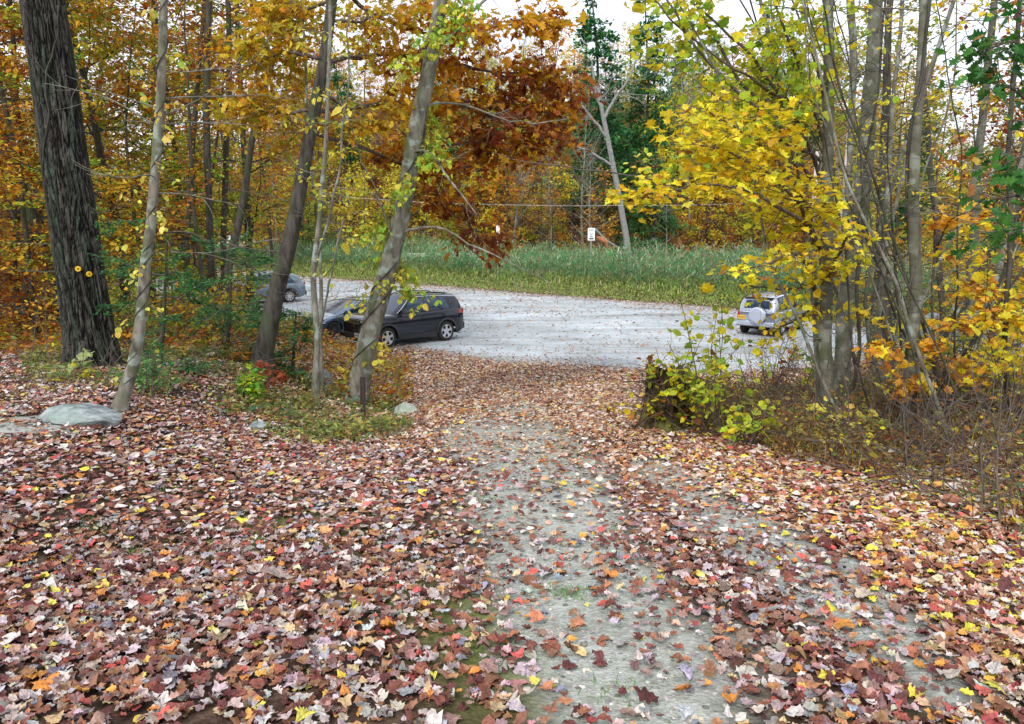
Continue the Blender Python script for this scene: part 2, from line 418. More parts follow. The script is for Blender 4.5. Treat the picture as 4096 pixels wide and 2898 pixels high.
def px_poly(pts, n=None, dy=0.0, dvar=None):
    """pts: (px, py, depth, radius px) -> (n,4) x y z r in metres"""
    out = []
    for p in pts:
        q = at(p[0], p[1], p[2]); out.append([*q, p[3]*pxm(p[0], p[1], p[2])])
    out = np.array(out)
    return smooth_poly(out, n) if n else out
def trunk_mesh(P4, k, rng, name, mat, parent, flare=1.35, rough=.05, bend=.0):
    P = P4[:, :3]; r = P4[:, 3].copy()
    h = P[:, 2]-P[0, 2]
    r = r*(1+(flare-1)*np.exp(-h/ (r[0]*2.2+.02)))
    P = P+bend*np.stack([fbm(h*1.1, 5, s=int(rng.integers(99))), fbm(h*1.1, 9, s=int(rng.integers(99))), 0*h], 1)*np.minimum(1, h)[:, None]
    V, F = tubes([(P, r)], k)
    V = V.reshape(len(P), k, 3); c = P[:, None]; d = V-c
    a = np.arange(k)*2*pi/k
    nz = fbm(np.cos(a)[None]*2.2+7, np.sin(a)[None]*2.2, h[:, None]*1.2, 3, int(rng.integers(99)))
    base = np.exp(-h/.35)[:, None]*.28*np.maximum(0, np.cos(a*4+1))[None]*(flare > 1.05)
    d = d*(1+rough*nz+base)[..., None]
    # sit a little below the soil
    V = (c+d); V[0, :, 2] -= .12
    return mesh_obj(name, V.reshape(-1, 3), F, mat, parent, smooth=True), P

def crown_obj(br, parts, root, bmat, k=3, name='crown'):
    """twigs and leaves of one crown as one mesh with two materials"""
    VV = []; FF = []; CC = []; MI = []; o = 0
    if br:
        V, F = tubes(br, k); VV.append(V); FF.append(F[0]); CC.append(np.full((len(V), 3), .2)); MI.append(np.ones(len(F[0]), int)); o = len(V)
    for V, F, C in sorted(parts, key=lambda p: p[1].shape[1]):
        VV.append(V); FF.append(F+o); CC.append(C); MI.append(np.zeros(len(F), int)); o += len(V)
    return mesh_obj(name, np.concatenate(VV), FF, None, root, col=np.concatenate(CC), midx=np.concatenate(MI), mats=[LEAF, bmat])
from mathutils import Matrix, Vector
def settle(root):
    """move the parts' geometry into the frame of their Empty"""
    M = Matrix.Translation(-Vector(root.location))
    for c in root.children_recursive:
        if c.type == 'MESH': c.data.transform(M)

# ------------------------------------------------------------------ ground zones
def W(px, py): return ghit(px, py)[:2]
STRIP_A = np.array([[*W(x, y), w] for x, y, w in [(520, 396, .3), (506, 425, 1.2), (530, 470, .9), (562, 520, .72), (606, 600, .62), (660, 700, .5)]])
STRIP_B = np.array([[*W(x, y), w] for x, y, w in [(655, 466, .42), (736, 526, .38), (803, 571, .38), (872, 625, .32), (940, 690, .2)]])
STRIP_C = np.array([[*W(x, y), w] for x, y, w in [(-20, 432, .5), (28, 424, .5), (60, 432, .2)]])
LOT = np.array([W(x, y) for x, y in [(1180, 366), (937, 362), (800, 372), (731, 382), (640, 373), (560, 368), (480, 366), (430, 358), (400, 354), (350, 346), (320, 339), (262, 322), (225, 308), (170, 300), (100, 293),
                                     (60, 268), (200, 264), (300, 273), (312, 277), (428, 285), (580, 297), (731, 308), (892, 330), (960, 337), (1180, 350)]])
def seg_dist(x, y, A, B):
    dx, dy = B[0]-A[0], B[1]-A[1]
    t = np.clip(((x-A[0])*dx+(y-A[1])*dy)/(dx*dx+dy*dy), 0, 1)
    return np.hypot(x-A[0]-t*dx, y-A[1]-t*dy), t
def strip(x, y, S):
    r = np.full(np.shape(x), -9.)
    for a, b in zip(S[:-1], S[1:]):
        d, t = seg_dist(x, y, a, b); w = a[2]+(b[2]-a[2])*t
        r = np.maximum(r, 1-d/w)
    return r                       # >0 inside, 1 on the line
def poly_sd(x, y, Pg):
    """signed distance, positive inside"""
    ins = np.zeros(np.shape(x), bool); dm = np.full(np.shape(x), 1e9)
    for a, b in zip(Pg, np.roll(Pg, -1, 0)):
        d, _ = seg_dist(x, y, a, b); dm = np.minimum(dm, d)
        c = ((a[1] > y) != (b[1] > y)) & (x < (b[0]-a[0])*(y-a[1])/(b[1]-a[1]+1e-12)+a[0])
        ins ^= c
    return np.where(ins, dm, -dm)
def gravel(x, y):
    n = .45*fbm(x*1.1, y*1.1, s=21)+.3*fbm(x*4, y*4, s=22)
    g = np.maximum(np.maximum(strip(x, y, STRIP_A), strip(x, y, STRIP_B)), strip(x, y, STRIP_C))
    return sst(g+n*.9, -.15, .45)
def lotf(x, y): return sst(poly_sd(x, y, LOT)+.8*fbm(x*.5, y*.5, s=31), -.3, .9)

# ------------------------------------------------------------------ terrain sheet(s)
def axis(lo, a, b, step, hi, g=1.12):
    c = np.arange(a, b+1e-6, step).tolist()
    s = step; v = c[-1]
    while v < hi: s *= g; v += s; c.append(v)
    s = step; v = c[0]; L = []
    while v > lo: s *= g; v -= s; L.append(v)
    return np.array(L[::-1]+c)
GX = axis(-420, -16, 16, .18, 420); GY = axis(-60, -2, 32, .18, 620, 1.05)
gx, gy = np.meshgrid(GX, GY); gz = tz(gx, gy)
gz = gz+.02*fbm(gx*3, gy*3, s=77)*(gy < 28)
GG = gravel(gx, gy)*(gy < 24); GL = lotf(gx, gy)
GR = sst(strip(gx, gy, STRIP_A), -1.6, -.2)                 # trail corridor
grass = sst(fbm(gx*.55, gy*.55, s=41)+.5*sst(-gx, 1.5, 4)*sst(gy, 7, 10), .05, .6)*(1-GL)*(gy < 40)
road = np.zeros_like(gx)
GC = np.stack([np.maximum(GG, GL), grass, GL], -1)
m, nt, out = newmat('terrain_soil_and_gravel')
at_ = N(nt, 'ShaderNodeAttribute', attribute_name='col'); sp = N(nt, 'ShaderNodeSeparateColor'); nt.links.new(at_.outputs['Color'], sp.inputs[0])
geo = N(nt, 'ShaderNodeNewGeometry')
def noise(scale, det=6, rough=.6):
    n = N(nt, 'ShaderNodeTexNoise'); n.inputs['Scale'].default_value = scale; n.inputs['Detail'].default_value = det; n.inputs['Roughness'].default_value = rough
    nt.links.new(geo.outputs['Position'], n.inputs['Vector']); return n.outputs['Fac']
def ramp(f, stops):
    r = N(nt, 'ShaderNodeValToRGB'); e = r.color_ramp.elements
    e[0].position, e[0].color = stops[0][0], (*stops[0][1], 1); e[1].position, e[1].color = stops[-1][0], (*stops[-1][1], 1)
    for p, c in stops[1:-1]:
        q = e.new(p); q.color = (*c, 1)
    nt.links.new(f, r.inputs[0]); return r.outputs[0]
def mixc(f, a, b):
    mx = N(nt, 'ShaderNodeMix', data_type='RGBA')
    nt.links.new(f, mx.inputs[0]); nt.links.new(a, mx.inputs[6]); nt.links.new(b, mx.inputs[7]); return mx.outputs[2]
soil = ramp(noise(9, 8), [(.3, (.02, .012, .008)), (.5, (.06, .034, .022)), (.62, (.13, .08, .055)), (.75, (.06, .055, .03))])
gr = ramp(noise(22, 8), [(.3, (.05, .07, .02)), (.5, (.13, .15, .04)), (.7, (.22, .20, .07))])
vor = N(nt, 'ShaderNodeTexVoronoi'); vor.inputs['Scale'].default_value = 55; nt.links.new(geo.outputs['Position'], vor.inputs['Vector'])
sv = N(nt, 'ShaderNodeSeparateColor'); nt.links.new(vor.outputs['Color'], sv.inputs[0])
grv1 = ramp(sv.outputs[0], [(0, (.16, .16, .13)), (.45, (.30, .31, .265)), (.8, (.41, .425, .375)), (1, (.58, .58, .54))])
grv2 = ramp(noise(3.0, 9, .7), [(.3, (.22, .22, .175)), (.5, (.37, .385, .34)), (.7, (.50, .515, .48))])
half = N(nt, 'ShaderNodeValue'); half.outputs[0].default_value = .55
grv = mixc(half.outputs[0], grv1, grv2)
lotc0 = ramp(noise(.16, 4, .5), [(.36, (.80, .80, .78)), (.6, (1, 1, 1))])
mps = N(nt, 'ShaderNodeMapping'); mps.inputs['Scale'].default_value = (.10, 1.1, 1); mps.inputs['Rotation'].default_value = (0, 0, .30); nt.links.new(geo.outputs['Position'], mps.inputs[0])
nst = N(nt, 'ShaderNodeTexNoise'); nst.inputs['Scale'].default_value = 1.0; nst.inputs['Detail'].default_value = 4; nst.inputs['Distortion'].default_value = .6; nt.links.new(mps.outputs[0], nst.inputs['Vector'])
lanes = ramp(nst.outputs['Fac'], [(.36, (.70, .70, .68)), (.47, (.97, .97, .97)), (.62, (1.08, 1.09, 1.12))])
lotc = ramp(noise(.55, 10, .72), [(.32, (.33, .36, .37)), (.5, (.46, .50, .53)), (.68, (.60, .64, .68))])
half2 = N(nt, 'ShaderNodeValue'); half2.outputs[0].default_value = .78
lotc = mixc(half2.outputs[0], grv1, lotc)
ml = N(nt, 'ShaderNodeVectorMath', operation='MULTIPLY'); nt.links.new(lotc0, ml.inputs[0]); nt.links.new(lotc, ml.inputs[1]); ml2 = N(nt, 'ShaderNodeVectorMath', operation='MULTIPLY'); nt.links.new(ml.outputs[0], ml2.inputs[0]); nt.links.new(lanes, ml2.inputs[1]); lotc = ml2.outputs[0]
c = mixc(sp.outputs[1], soil, gr); c = mixc(sp.outputs[0], c, grv); c = mixc(sp.outputs[2], c, lotc)
p = N(nt, 'ShaderNodeBsdfPrincipled'); p.inputs['Roughness'].default_value = .92; p.inputs['Specular IOR Level'].default_value = .2
nt.links.new(c, p.inputs['Base Color'])
b = N(nt, 'ShaderNodeBump'); b.inputs['Strength'].default_value = .6; b.inputs['Distance'].default_value = .012
nt.links.new(vor.outputs['Distance'], b.inputs['Height'])
b2 = N(nt, 'ShaderNodeBump'); b2.inputs['Strength'].default_value = .5; b2.inputs['Distance'].default_value = .06
nt.links.new(noise(5, 7), b2.inputs['Height']); nt.links.new(b.outputs[0], b2.inputs['Normal']); nt.links.new(b2.outputs[0], p.inputs['Normal'])
nt.links.new(p.outputs[0], out.inputs[0]); TERR = m
ny, nx = gx.shape
idx = np.arange(ny*nx).reshape(ny, nx)
quads = np.stack([idx[:-1, :-1], idx[:-1, 1:], idx[1:, 1:], idx[1:, :-1]], -1).reshape(-1, 4)
VT = np.stack([gx, gy, gz], -1).reshape(-1, 3); CT = GC.reshape(-1, 3)
qc = lambda A: A.reshape(-1)[quads].mean(1)
islot = qc(GL) > .5
istrail = (~islot) & (qc(GR) > .5) & (qc(gy) < 27) & (qc(gy) > 2)
ishill = (qc(gy) > 74)
def sub_sheet(name, mask):
    q = quads[mask]; u, inv = np.unique(q, return_inverse=True)
    o = mesh_obj(name, VT[u], [inv.reshape(q.shape)], TERR, col=CT[u], smooth=True); o['kind'] = 'structure'; return o
sub_sheet('ground', ~(islot | istrail | ishill))
sub_sheet('trail', istrail)
sub_sheet('parking_lot', islot)
sub_sheet('hillside', ishill & ~islot)

# ------------------------------------------------------------------ leaf litter
P_L_LEFT = [(3.4, (.42, .335, .315)), (1.6, (.55, .48, .465)), (2.8, (.28, .165, .14)), (2.8, (.22, .075, .05)), (2.2, (.12, .035, .03)), (3.0, (.32, .145, .075)), (1.2, (.52, .36, .20)),
            (.6, (.48, .10, .08)), (.5, (.60, .24, .05)), (.28, (.82, .60, .08)), (.8, (.28, .27, .30)), (.5, (.66, .60, .53))]
P_L_MID = [(3, (.38, .20, .12)), (3, (.26, .11, .06)), (2.2, (.54, .37, .25)), (2.4, (.66, .55, .45)), (1.2, (.16, .06, .04)), (.9, (.56, .24, .06)), (.25, (.80, .55, .08)), (.5, (.70, .62, .54))]
P_L_RIGHT = [(2.4, (.42, .22, .13)), (2.6, (.28, .10, .06)), (1.5, (.58, .42, .30)), (1.4, (.66, .58, .54)), (1.1, (.60, .25, .05)), (1.1, (.86, .64, .06)), (.7, (.45, .09, .07)), (1, (.15, .05, .045)), (.8, (.74, .66, .50))]
def litter_density(x, y):
    g = gravel(x, y)*(y < 24); l = poly_sd(x, y, LOT)
    d = 760*(1-.74*g)
    d = d*(1-.35*sst(strip(x, y, STRIP_A), -1.5, .1)*(y < 12))
    d = d*(.55+.75*sst(fbm(x*.9, y*.9, s=51), -.5, .3))
    lf = sst(l+.9*fbm(x*.6, y*.6, s=52), -.2, 1.6)
    lot = 9+26*sst(fbm(x*.22, y*.5, s=53), 0, .5)+80*np.exp(-np.maximum(l, 0)/1.1)
    d = d*(1-lf)+lot*lf
    under = sst(-x-1.0, 1, 2.6)*sst(y, 9.5, 11)*(l < 0)
    d = d*(1-.5*under)
    return d
def scatter_litter(d0, d1, dmax, rng):
    area = .70*(d1**2-d0**2)+1.0*(d1-d0)
    n = int(area*dmax)
    y = np.sqrt(rng.uniform(d0**2, d1**2, n)); x = rng.uniform(-1, 1, n)*(.70*y+.4)
    keep = rng.uniform(0, dmax, n) < litter_density(x, y)
    return x[keep], y[keep]
def litter_parts(x, y, rng, Tset, size, curl, lift=.012, tilt=.30):
    out = []; n = len(x); z = tz(x, y)+.02*fbm(x*3, y*3, s=77)*(y < 28)
    lz = sst(x, 1.2, 2.8)*(y < 14); md = sst(y+x*.9, 7, 10)*(1-lz)
    q = rng.uniform(0, 1, n)
    zone = np.where(q < lz, 2, np.where(q < lz+md, 1, 0))
    C = np.zeros((n, 3))
    for k, pal in enumerate((P_L_LEFT, P_L_MID, P_L_RIGHT)):
        mk = zone == k; C[mk] = pick(pal, mk.sum(), rng, .26)
    C = np.minimum(C, np.array([.66, .58, .54]))
    S = size*np.exp(rng.normal(0, .3, n))
    a = rng.uniform(0, 2*pi, n); tl = np.abs(rng.normal(0, tilt, n))
    big = rng.uniform(0, 1, n) < .06; tl[big] += .6
    D = np.stack([np.cos(a), np.sin(a), rng.normal(0, .18, n)], 1)
    b_ = rng.uniform(0, 2*pi, n); Nn = np.stack([np.sin(tl)*np.cos(b_), np.sin(tl)*np.sin(b_), np.cos(tl)], 1)
    P = np.stack([x, y, z+lift+np.abs(rng.normal(0, .017, n))+S*.12*big], 1); P[:, :2] -= D[:, :2]*S[:, None]*.4
    which = rng.choice(len(Tset), n, p=[t[0] for t in Tset])
    for k, (_, T) in enumerate(Tset):
        mk = which == k
        if mk.sum(): out.append(leaf_mesh(P[mk], D[mk], Nn[mk], S[mk], C[mk], T, rng, curl))
    return out
r = rs(11); parts = []
FT = [(.17, F_MAPLE), (.13, F_OAK), (.22, F_OVAL), (.26, F_ROUND), (.22, F_TORN)]
x, y = scatter_litter(1.5, 5.6, 1000, r); parts = litter_parts(x, y, r, FT, .057, .50, tilt=.17)
luv = []
for V, F, C in parts:
    for _, T in FT:
        k = len(T[0])
        if F.shape[0] % len(T[1]) == 0 and V.shape[0]//k*len(T[1]) == F.shape[0] and F[:len(T[1])].max() == k-1:
            L = np.tile(T[0], (V.shape[0]//k, 1)); L[:, 2] = 1; luv.append(L); break
LITGRP = 'fallen leaves covering the trail'
tag(leaf_obj('leaf_litter', parts, LITTERV, luv=np.concatenate(luv), smooth=True), 'curled brown, grey, maroon and yellow fallen leaves carpeting the near slope', 'fallen leaves', kind='stuff')
parts = []
x, y = scatter_litter(5.6, 13, 800, r); parts += litter_parts(x, y, r, [(.10, T_MAPLE), (.5, T_OVAL), (.4, T_ROUND)], .058, .42, tilt=.22)
x, y = scatter_litter(13, 31, 480, r); parts += litter_parts(x, y, r, [(1., T_QUAD)], .080, .35)
x, y = scatter_litter(31, 85, 70, r)
parts += litter_parts(x, y, r, [(1., T_QUAD)], .10, .3)
tag(leaf_obj('leaf_litter', parts, LITTER), 'brown fallen leaves lying thick down the trail and thinly over the gravel lot', 'fallen leaves', kind='stuff')

# ------------------------------------------------------------------ forest floor beyond the reeds: leaves on the hillside
r = rs(12); n = 42000
y = r.uniform(72, 170, n); x = r.uniform(-.66, .68, n)*y; z = tz(x, y)
a = r.uniform(0, 2*pi, n); D = np.stack([np.cos(a), np.sin(a), r.normal(0, .3, n)], 1); Nn = r.normal(0, .5, (n, 3)); Nn[:, 2] += 1
tag(leaf_obj('hillside_leaves', [leaf_mesh(np.stack([x, y, z+.1+np.abs(r.normal(0, .35, n))], 1), D, Nn, .42*np.exp(r.normal(0, .3, n)), pick(P_RUST+[(4, (.55, .28, .03)), (2, GOLD), (1.5, OLV)], n, r, .3), T_QUAD, r, .3)], LEAF),
    'orange and brown leaves and low brush covering the hillside floor', 'fallen leaves', kind='stuff')

# ------------------------------------------------------------------ small stones in the worn strips
r = rs(13); y = np.sqrt(r.uniform(1.6**2, 15**2, 60000)); x = r.uniform(-.2, .66, 60000)*y
k = r.uniform(0, 1, len(x)) < gravel(x, y)*.8*np.minimum(1, 5/y); x, y = x[k], y[k]; n = len(x)
oc = np.array([[1, 0, 0], [0, 1, 0], [-1, 0, 0], [0, -1, 0], [0, 0, 1], [.7, .7, .5], [-.7, .7, .5], [-.7, -.7, .5], [.7, -.7, .5]], float)
of = np.array([[0, 5, 8], [0, 1, 5], [1, 6, 5], [1, 2, 6], [2, 7, 6], [2, 3, 7], [3, 8, 7], [3, 0, 8], [4, 5, 6], [4, 6, 7], [4, 7, 8], [4, 8, 5]])
S = .0065*np.exp(r.normal(0, .5, n)); a = r.uniform(0, 6.28, n); ca, sa = np.cos(a)[:, None], np.sin(a)[:, None]
sc = r.uniform(.6, 1.3, (n, 1)); L = oc[None]*(1+r.normal(0, .12, (n, 9, 1)))
V = np.stack([(L[..., 0]*ca-L[..., 1]*sc*sa), (L[..., 0]*sa+L[..., 1]*sc*ca), L[..., 2]*.6], -1)*S[:, None, None]+np.stack([x, y, tz(x, y)+.02*fbm(x*3, y*3, s=77)], 1)[:, None]
C = np.repeat(pick([(3, (.26, .26, .23)), (2, (.38, .38, .36)), (1, (.16, .15, .13)), (1, (.34, .29, .22)), (.4, (.55, .55, .52))], n, r, .2)[:, None], 9, 1)
o = mesh_obj('gravel_stones', V.reshape(-1, 3), [(np.arange(n)[:, None, None]*9+of[None]).reshape(-1, 3)], LITTER, col=C.reshape(-1, 3))
tag(o, 'small loose grey stones on the worn strips of the trail', 'stones', kind='stuff')
# ------------------------------------------------------------------ trees standing near the trail
def near_tree(name, label, pts, bark, k=14, nring=40, limbs=(), auto=None, leaves=(), seed=1, group=None, cat='tree', depth=None,
              flare=1.3, rough=.05, bend=.02, twig_mat=None, ext=None, dlean=0.0):
    rng = rs(seed)
    d = depth or ghit(pts[0][0], pts[0][1])[1]
    P = [(a, b, d+dlean*i, r_) for i, (a, b, r_) in enumerate(pts)]
    P4 = px_poly(P)
    P4[0, 2] = float(tz(P4[0, 0], P4[0, 1]))
    P4 = smooth_poly(P4, nring)
    if ext:                                     # carry the stem on above the picture
        v = P4[-1, :3]-P4[-4, :3]; v /= np.linalg.norm(v)
        e = [np.array([*(P4[-1, :3]+v*ext*t+np.array([0, 0, ext*t*.1])), P4[-1, 3]*(1-.75*t)]) for t in (.25, .5, .75, 1)]
        P4 = np.concatenate([P4, e])
    root = empty(name, tuple(P4[0, :3]), 0, label, cat, group)
    tm, TP = trunk_mesh(P4, k, rng, 'trunk', bark, root, flare, rough, bend)
    br = []; lv = []; tm_ = twig_mat or BARK_TWIG
    for L in limbs:
        Q = [(a, b, d+dd, r_) for a, b, dd, r_ in L['pts']]
        Q4 = smooth_poly(px_poly(Q), 14)
        Q4[:, :3] += np.cumsum(rng.normal(0, .012, (14, 3)), 0)*(np.linalg.norm(Q4[0, :3]-Q4[-1, :3]))*.6
        tw = twigs_on(Q4[:, :3], Q4[0, 3], rng, L.get('nt', 14), L.get('tl', .9), L.get('flat', .35), L.get('t0', .25))
        tw2 = []
        for P_, r_ in tw: tw2 += twigs_on(P_, r_[0], rng, L.get('nt2', 3), L.get('tl', .9)*.5, L.get('flat', .35), .2, seg=3)
        V, F = tubes([(Q4[:, :3], Q4[:, 3])], 7); mesh_obj('branch', V, F, tm_, root, smooth=True)
        br += tw+tw2
        if 'leaf' in L:
            f = foliage(tw+tw2+[(Q4[5:, :3], None)], rng, **L['leaf'])
            if f: lv.append(f)
    if auto:
        n = auto['n']; tt = np.sort(rng.uniform(auto.get('t0', .15), auto.get('t1', 1), n)); Q, T = along(TP, tt)
        for q, t in zip(Q, tt):
            a = rng.uniform(0, 2*pi) if 'az' not in auto else rng.normal(*auto['az'])
            el = rng.normal(auto.get('el', .25), .2)
            l = auto['L']*rng.uniform(.45, 1.2)
            r0 = auto.get('r', .012)*rng.uniform(.6, 1.3)
            B = wander(q, (cos(a)*cos(el), sin(a)*cos(el), sin(el)), l, 7, rng, .12, auto.get('up', -.02))
            br.append((B, np.linspace(r0, .003, 8)))
            tw = []
            for P_, r_ in twigs_on(B, r0, rng, auto.get('nt', 6), l*.4, auto.get('flat', .35), .25): tw.append((P_, r_))
            br += tw
            if 'leaf' in auto:
                f = foliage(tw+[(B[3:], None)], rng, **auto['leaf'])
                if f: lv.append(f)
    for f in leaves: lv.append(f)
    if br or lv: crown_obj(br, lv, root, tm_, 4)
    return root, TP, P4
def vine(root, P4, rng, turns, z0, z1, r=.012, leaf=None, mat=None, phase=0.0):
    """a woody vine winding up the stem, with its leaves"""
    n = 120; z = np.linspace(z0, z1, n)
    C = np.stack([np.interp(z, P4[:, 2], P4[:, i]) for i in (0, 1)], 1); R = np.interp(z, P4[:, 2], P4[:, 3])+r*.7
    a = phase+np.linspace(0, turns*2*pi, n)+.4*fbm(z*1.3, 3, s=5)
    P = np.stack([C[:, 0]+R*np.cos(a), C[:, 1]+R*np.sin(a), z], 1)
    V, F = tubes([(P, np.full(n, r))], 5)
    vo = mesh_obj('vine', V, F, mat or BARK_DARK, root, smooth=True)
    if leaf:
        tw = []
        for i in range(leaf.pop('n', 30)):
            q = P[rng.integers(5, n-2)]; dx = q[:2]-np.array([np.interp(q[2], P4[:, 2], P4[:, 0]), np.interp(q[2], P4[:, 2], P4[:, 1])])
            dx = dx/(np.linalg.norm(dx)+1e-6)
            tw.append((wander(q, (dx[0]*.8, dx[1]*.8-.2, -.5), leaf.get('len', .35)*rng.uniform(.4, 1.3), 4, rng, .25, -.12), np.full(5, .0025)))
        leaf.pop('len', None)
        V, F = tubes(tw, 3); 
        crown_obj(tw, [foliage(tw, rng, **leaf)], vo, mat or BARK_DARK, 3, 'foliage')
    return vo

RUSTLEAF = dict(per_m=24, spread=.05, size=.10, pal=P_RUST, T=T_OVAL, droop=.1)
# --- the big oak with deep furrowed bark
def furrowed_trunk():
    pts = [(92, 366, 23), (91, 345, 23), (88, 322, 23.2), (80, 267, 22.8), (74, 222, 22.3), (58, 111, 21.6), (43, 0, 21), (28, -110, 20)]
    d = ghit(92, 366)[1]
    P4 = px_poly([(a, b, d, c) for a, b, c in pts]); P4[0, 2] = float(tz(P4[0, 0], P4[0, 1]))-.05
    top = P4[-1].copy(); 
    P4 = np.concatenate([P4, [[top[0]-.5, top[1]+.3, top[2]+2.5, .26], [top[0]-.8, top[1]+.2, top[2]+5, .17]]])
    P4 = smooth_poly(P4, 620); k = 190
    root = empty('oak_tree', tuple(P4[0, :3]), 0, 'massive dark oak trunk with deep furrowed bark and two yellow trail markers', 'tree')
    h = P4[:, 2]-P4[0, 2]; a = np.arange(k)*2*pi/k
    c = P4[:, None, :3]; A, H = np.meshgrid(a, h)
    lean = A+.10*H                                   # ridges lean a little round the stem
    u = lean*15/(2*pi)*1.9
    wob = .9*fbm(np.cos(A)*2.5, np.sin(A)*2.5, H*1.1, 3, 5)
    rid = fbm(np.cos(lean+wob*.22)*8, np.sin(lean+wob*.22)*8, H*2.1, 3, 8)
    rid2 = fbm(np.cos(lean+wob*.3)*15, np.sin(lean+wob*.3)*15, H*5, 3, 12)
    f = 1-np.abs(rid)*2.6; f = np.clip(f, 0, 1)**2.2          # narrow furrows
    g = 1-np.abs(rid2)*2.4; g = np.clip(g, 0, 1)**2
    plates = fbm(np.cos(A)*9, np.sin(A)*9, H*7, 2, 19)
    disp = -.034*f-.016*g+.007*plates+.015*fbm(np.cos(A)*1.5, np.sin(A)*1.5, H*.7, 2, 33)
    R = P4[:, 3][:, None]
    flare = np.exp(-H/.42)
    roots = np.maximum(0, np.cos(A*5+.6)*.7+np.cos(A*3-.4)*.5)
    R = R*(1+flare*(.14+.34*roots))+disp
    i = np.arange(len(h)-1)[:, None]*k; j = np.arange(k); j2 = (j+1) % k
    F = np.stack([i+j, i+j2, i+k+j2, i+k+j], -1).reshape(-1, 4)
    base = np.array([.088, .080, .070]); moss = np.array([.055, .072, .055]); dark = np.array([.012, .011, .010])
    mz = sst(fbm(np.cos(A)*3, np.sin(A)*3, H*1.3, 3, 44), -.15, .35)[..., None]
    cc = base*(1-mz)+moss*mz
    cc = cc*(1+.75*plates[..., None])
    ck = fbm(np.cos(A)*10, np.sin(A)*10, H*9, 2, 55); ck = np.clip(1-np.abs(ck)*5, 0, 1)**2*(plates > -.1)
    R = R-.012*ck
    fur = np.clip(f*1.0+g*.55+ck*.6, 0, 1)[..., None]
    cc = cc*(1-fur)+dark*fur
    V = np.stack([c[..., 0]+R*np.cos(A), c[..., 1]+R*np.sin(A), c[..., 2]+0*A], -1)
    m, nt, out = newmat('bark_furrowed'); at_ = N(nt, 'ShaderNodeAttribute', attribute_name='col'); p = N(nt, 'ShaderNodeBsdfPrincipled')
    p.inputs['Roughness'].default_value = .95; p.inputs['Specular IOR Level'].default_value = .1
    nt.links.new(at_.outputs['Color'], p.inputs['Base Color']); nt.links.new(p.outputs[0], out.inputs[0])
    mesh_obj('trunk', V.reshape(-1, 3), [F], m, root, col=np.clip(cc.reshape(-1, 3), 0, 1), smooth=False)
    rng = rs(5); br = []; lv = []
    TP = P4[:, :3]
    for t, az, el, L, r0 in [(.60, -.3, .05, .6, .06), (.80, .2, .5, 4.5, .10), (.84, 2.6, .45, 4.5, .10), (.88, 1.3, .6, 5, .09), (.93, -1.2, .6, 4, .08), (.97, .9, .9, 4, .08), (.99, 3.6, .9, 4, .08)]:
        q, _ = along(TP, [t]); B = wander(q[0], (cos(az)*cos(el), sin(az)*cos(el), sin(el)), L, 8, rng, .13, -.02)
        br.append((B, np.linspace(r0, .015, 9)))
        if L > 1:
            tw = twigs_on(B, r0, rng, 14, L*.35); br += tw
            lv.append(foliage(tw, rng, per_m=9, spread=.1, size=.13, pal=P_RUST, T=T_OAK))
    crown_obj(br, lv, root, BARK_OAK, 5)
    vine(root, P4, rng, .35, P4[0, 2]+3.2, P4[0, 2]+6.5, .013, mat=BARK_DARK, phase=-2.0)
    return root, P4, d
OAK, OAKP, OAKD = furrowed_trunk()

# --- slender grey tree leaning beside the flat boulder, vine wound round it
t2, TP, P4 = near_tree('slender_tree', 'slender pale grey tree with a vine spiralling round it beside the flat boulder',
    [(119, 412, 6.6), (122, 400, 6.2), (134, 363, 5.9), (140, 322, 5.6), (145, 280, 5.3), (152, 222, 4.9), (157, 166, 4.7), (159.5, 111, 4.4), (162, 55, 4.2), (165, 0, 4), (168, -60, 3.7)], BARK_GRAY, k=16, nring=70, ext=4,
    auto=dict(n=34, L=2.0, r=.009, el=.2, t0=.2, nt=5, az=(0.3, 1.8)), seed=21, twig_mat=BARK_GRAY, flare=1.25)
P_BITTER = [(4, (.76, .62, .10)), (2, (.62, .60, .08)), (1.3, (.36, .50, .06)), (.7, (.80, .50, .06))]
vine(t2, P4, rs(3), 9, P4[0, 2]+.25, P4[0, 2]+5.2, .008, dict(n=30, len=.4, per_m=18, spread=.03, size=.06, pal=P_BITTER, T=T_ROUND, droop=.6))
vine(t2, P4, rs(4), 4, P4[0, 2]+.1, P4[0, 2]+2.2, .007, phase=1.5)
settle(t2); settle(OAK)

# --- leaning tree behind the brown post, bittersweet hanging from it, two arching branches
lim = [dict(pts=[(404, 161, 0, 1.6), (413, 150, -.1, 1.5), (425, 152, -.2, 1.3), (450, 182, -.4, 1.0), (476, 215, -.5, .6)], nt=8, tl=.7, nt2=2, flat=1),
       dict(pts=[(397, 236, 0, 1.6), (412, 229, -.1, 1.4), (435, 230, -.2, 1.2), (470, 250, -.4, .9), (505, 272, -.6, .6), (548, 296, -.7, .4)], nt=9, tl=.6, nt2=2, flat=1),
       dict(pts=[(412, 108, 0, 1.5), (430, 104, .1, 1.3), (470, 108, .3, 1.0), (530, 128, .6, .7), (575, 118, .8, .4)], nt=8, tl=.8, nt2=2),
       dict(pts=[(432, 55, 0, 2), (470, 20, .2, 1.5), (520, -20, .5, 1.2)], nt=6, tl=.9),
       dict(pts=[(398, 240, 0, 1.2), (380, 210, -.3, 1.0), (352, 150, -.6, .7), (330, 90, -.8, .4)], nt=6, tl=.5),
       dict(pts=[(386, 290, 0, 1.), (372, 300, -.3, .8), (350, 296, -.6, .6), (318, 300, -.9, .4)], nt=6, tl=.5)]
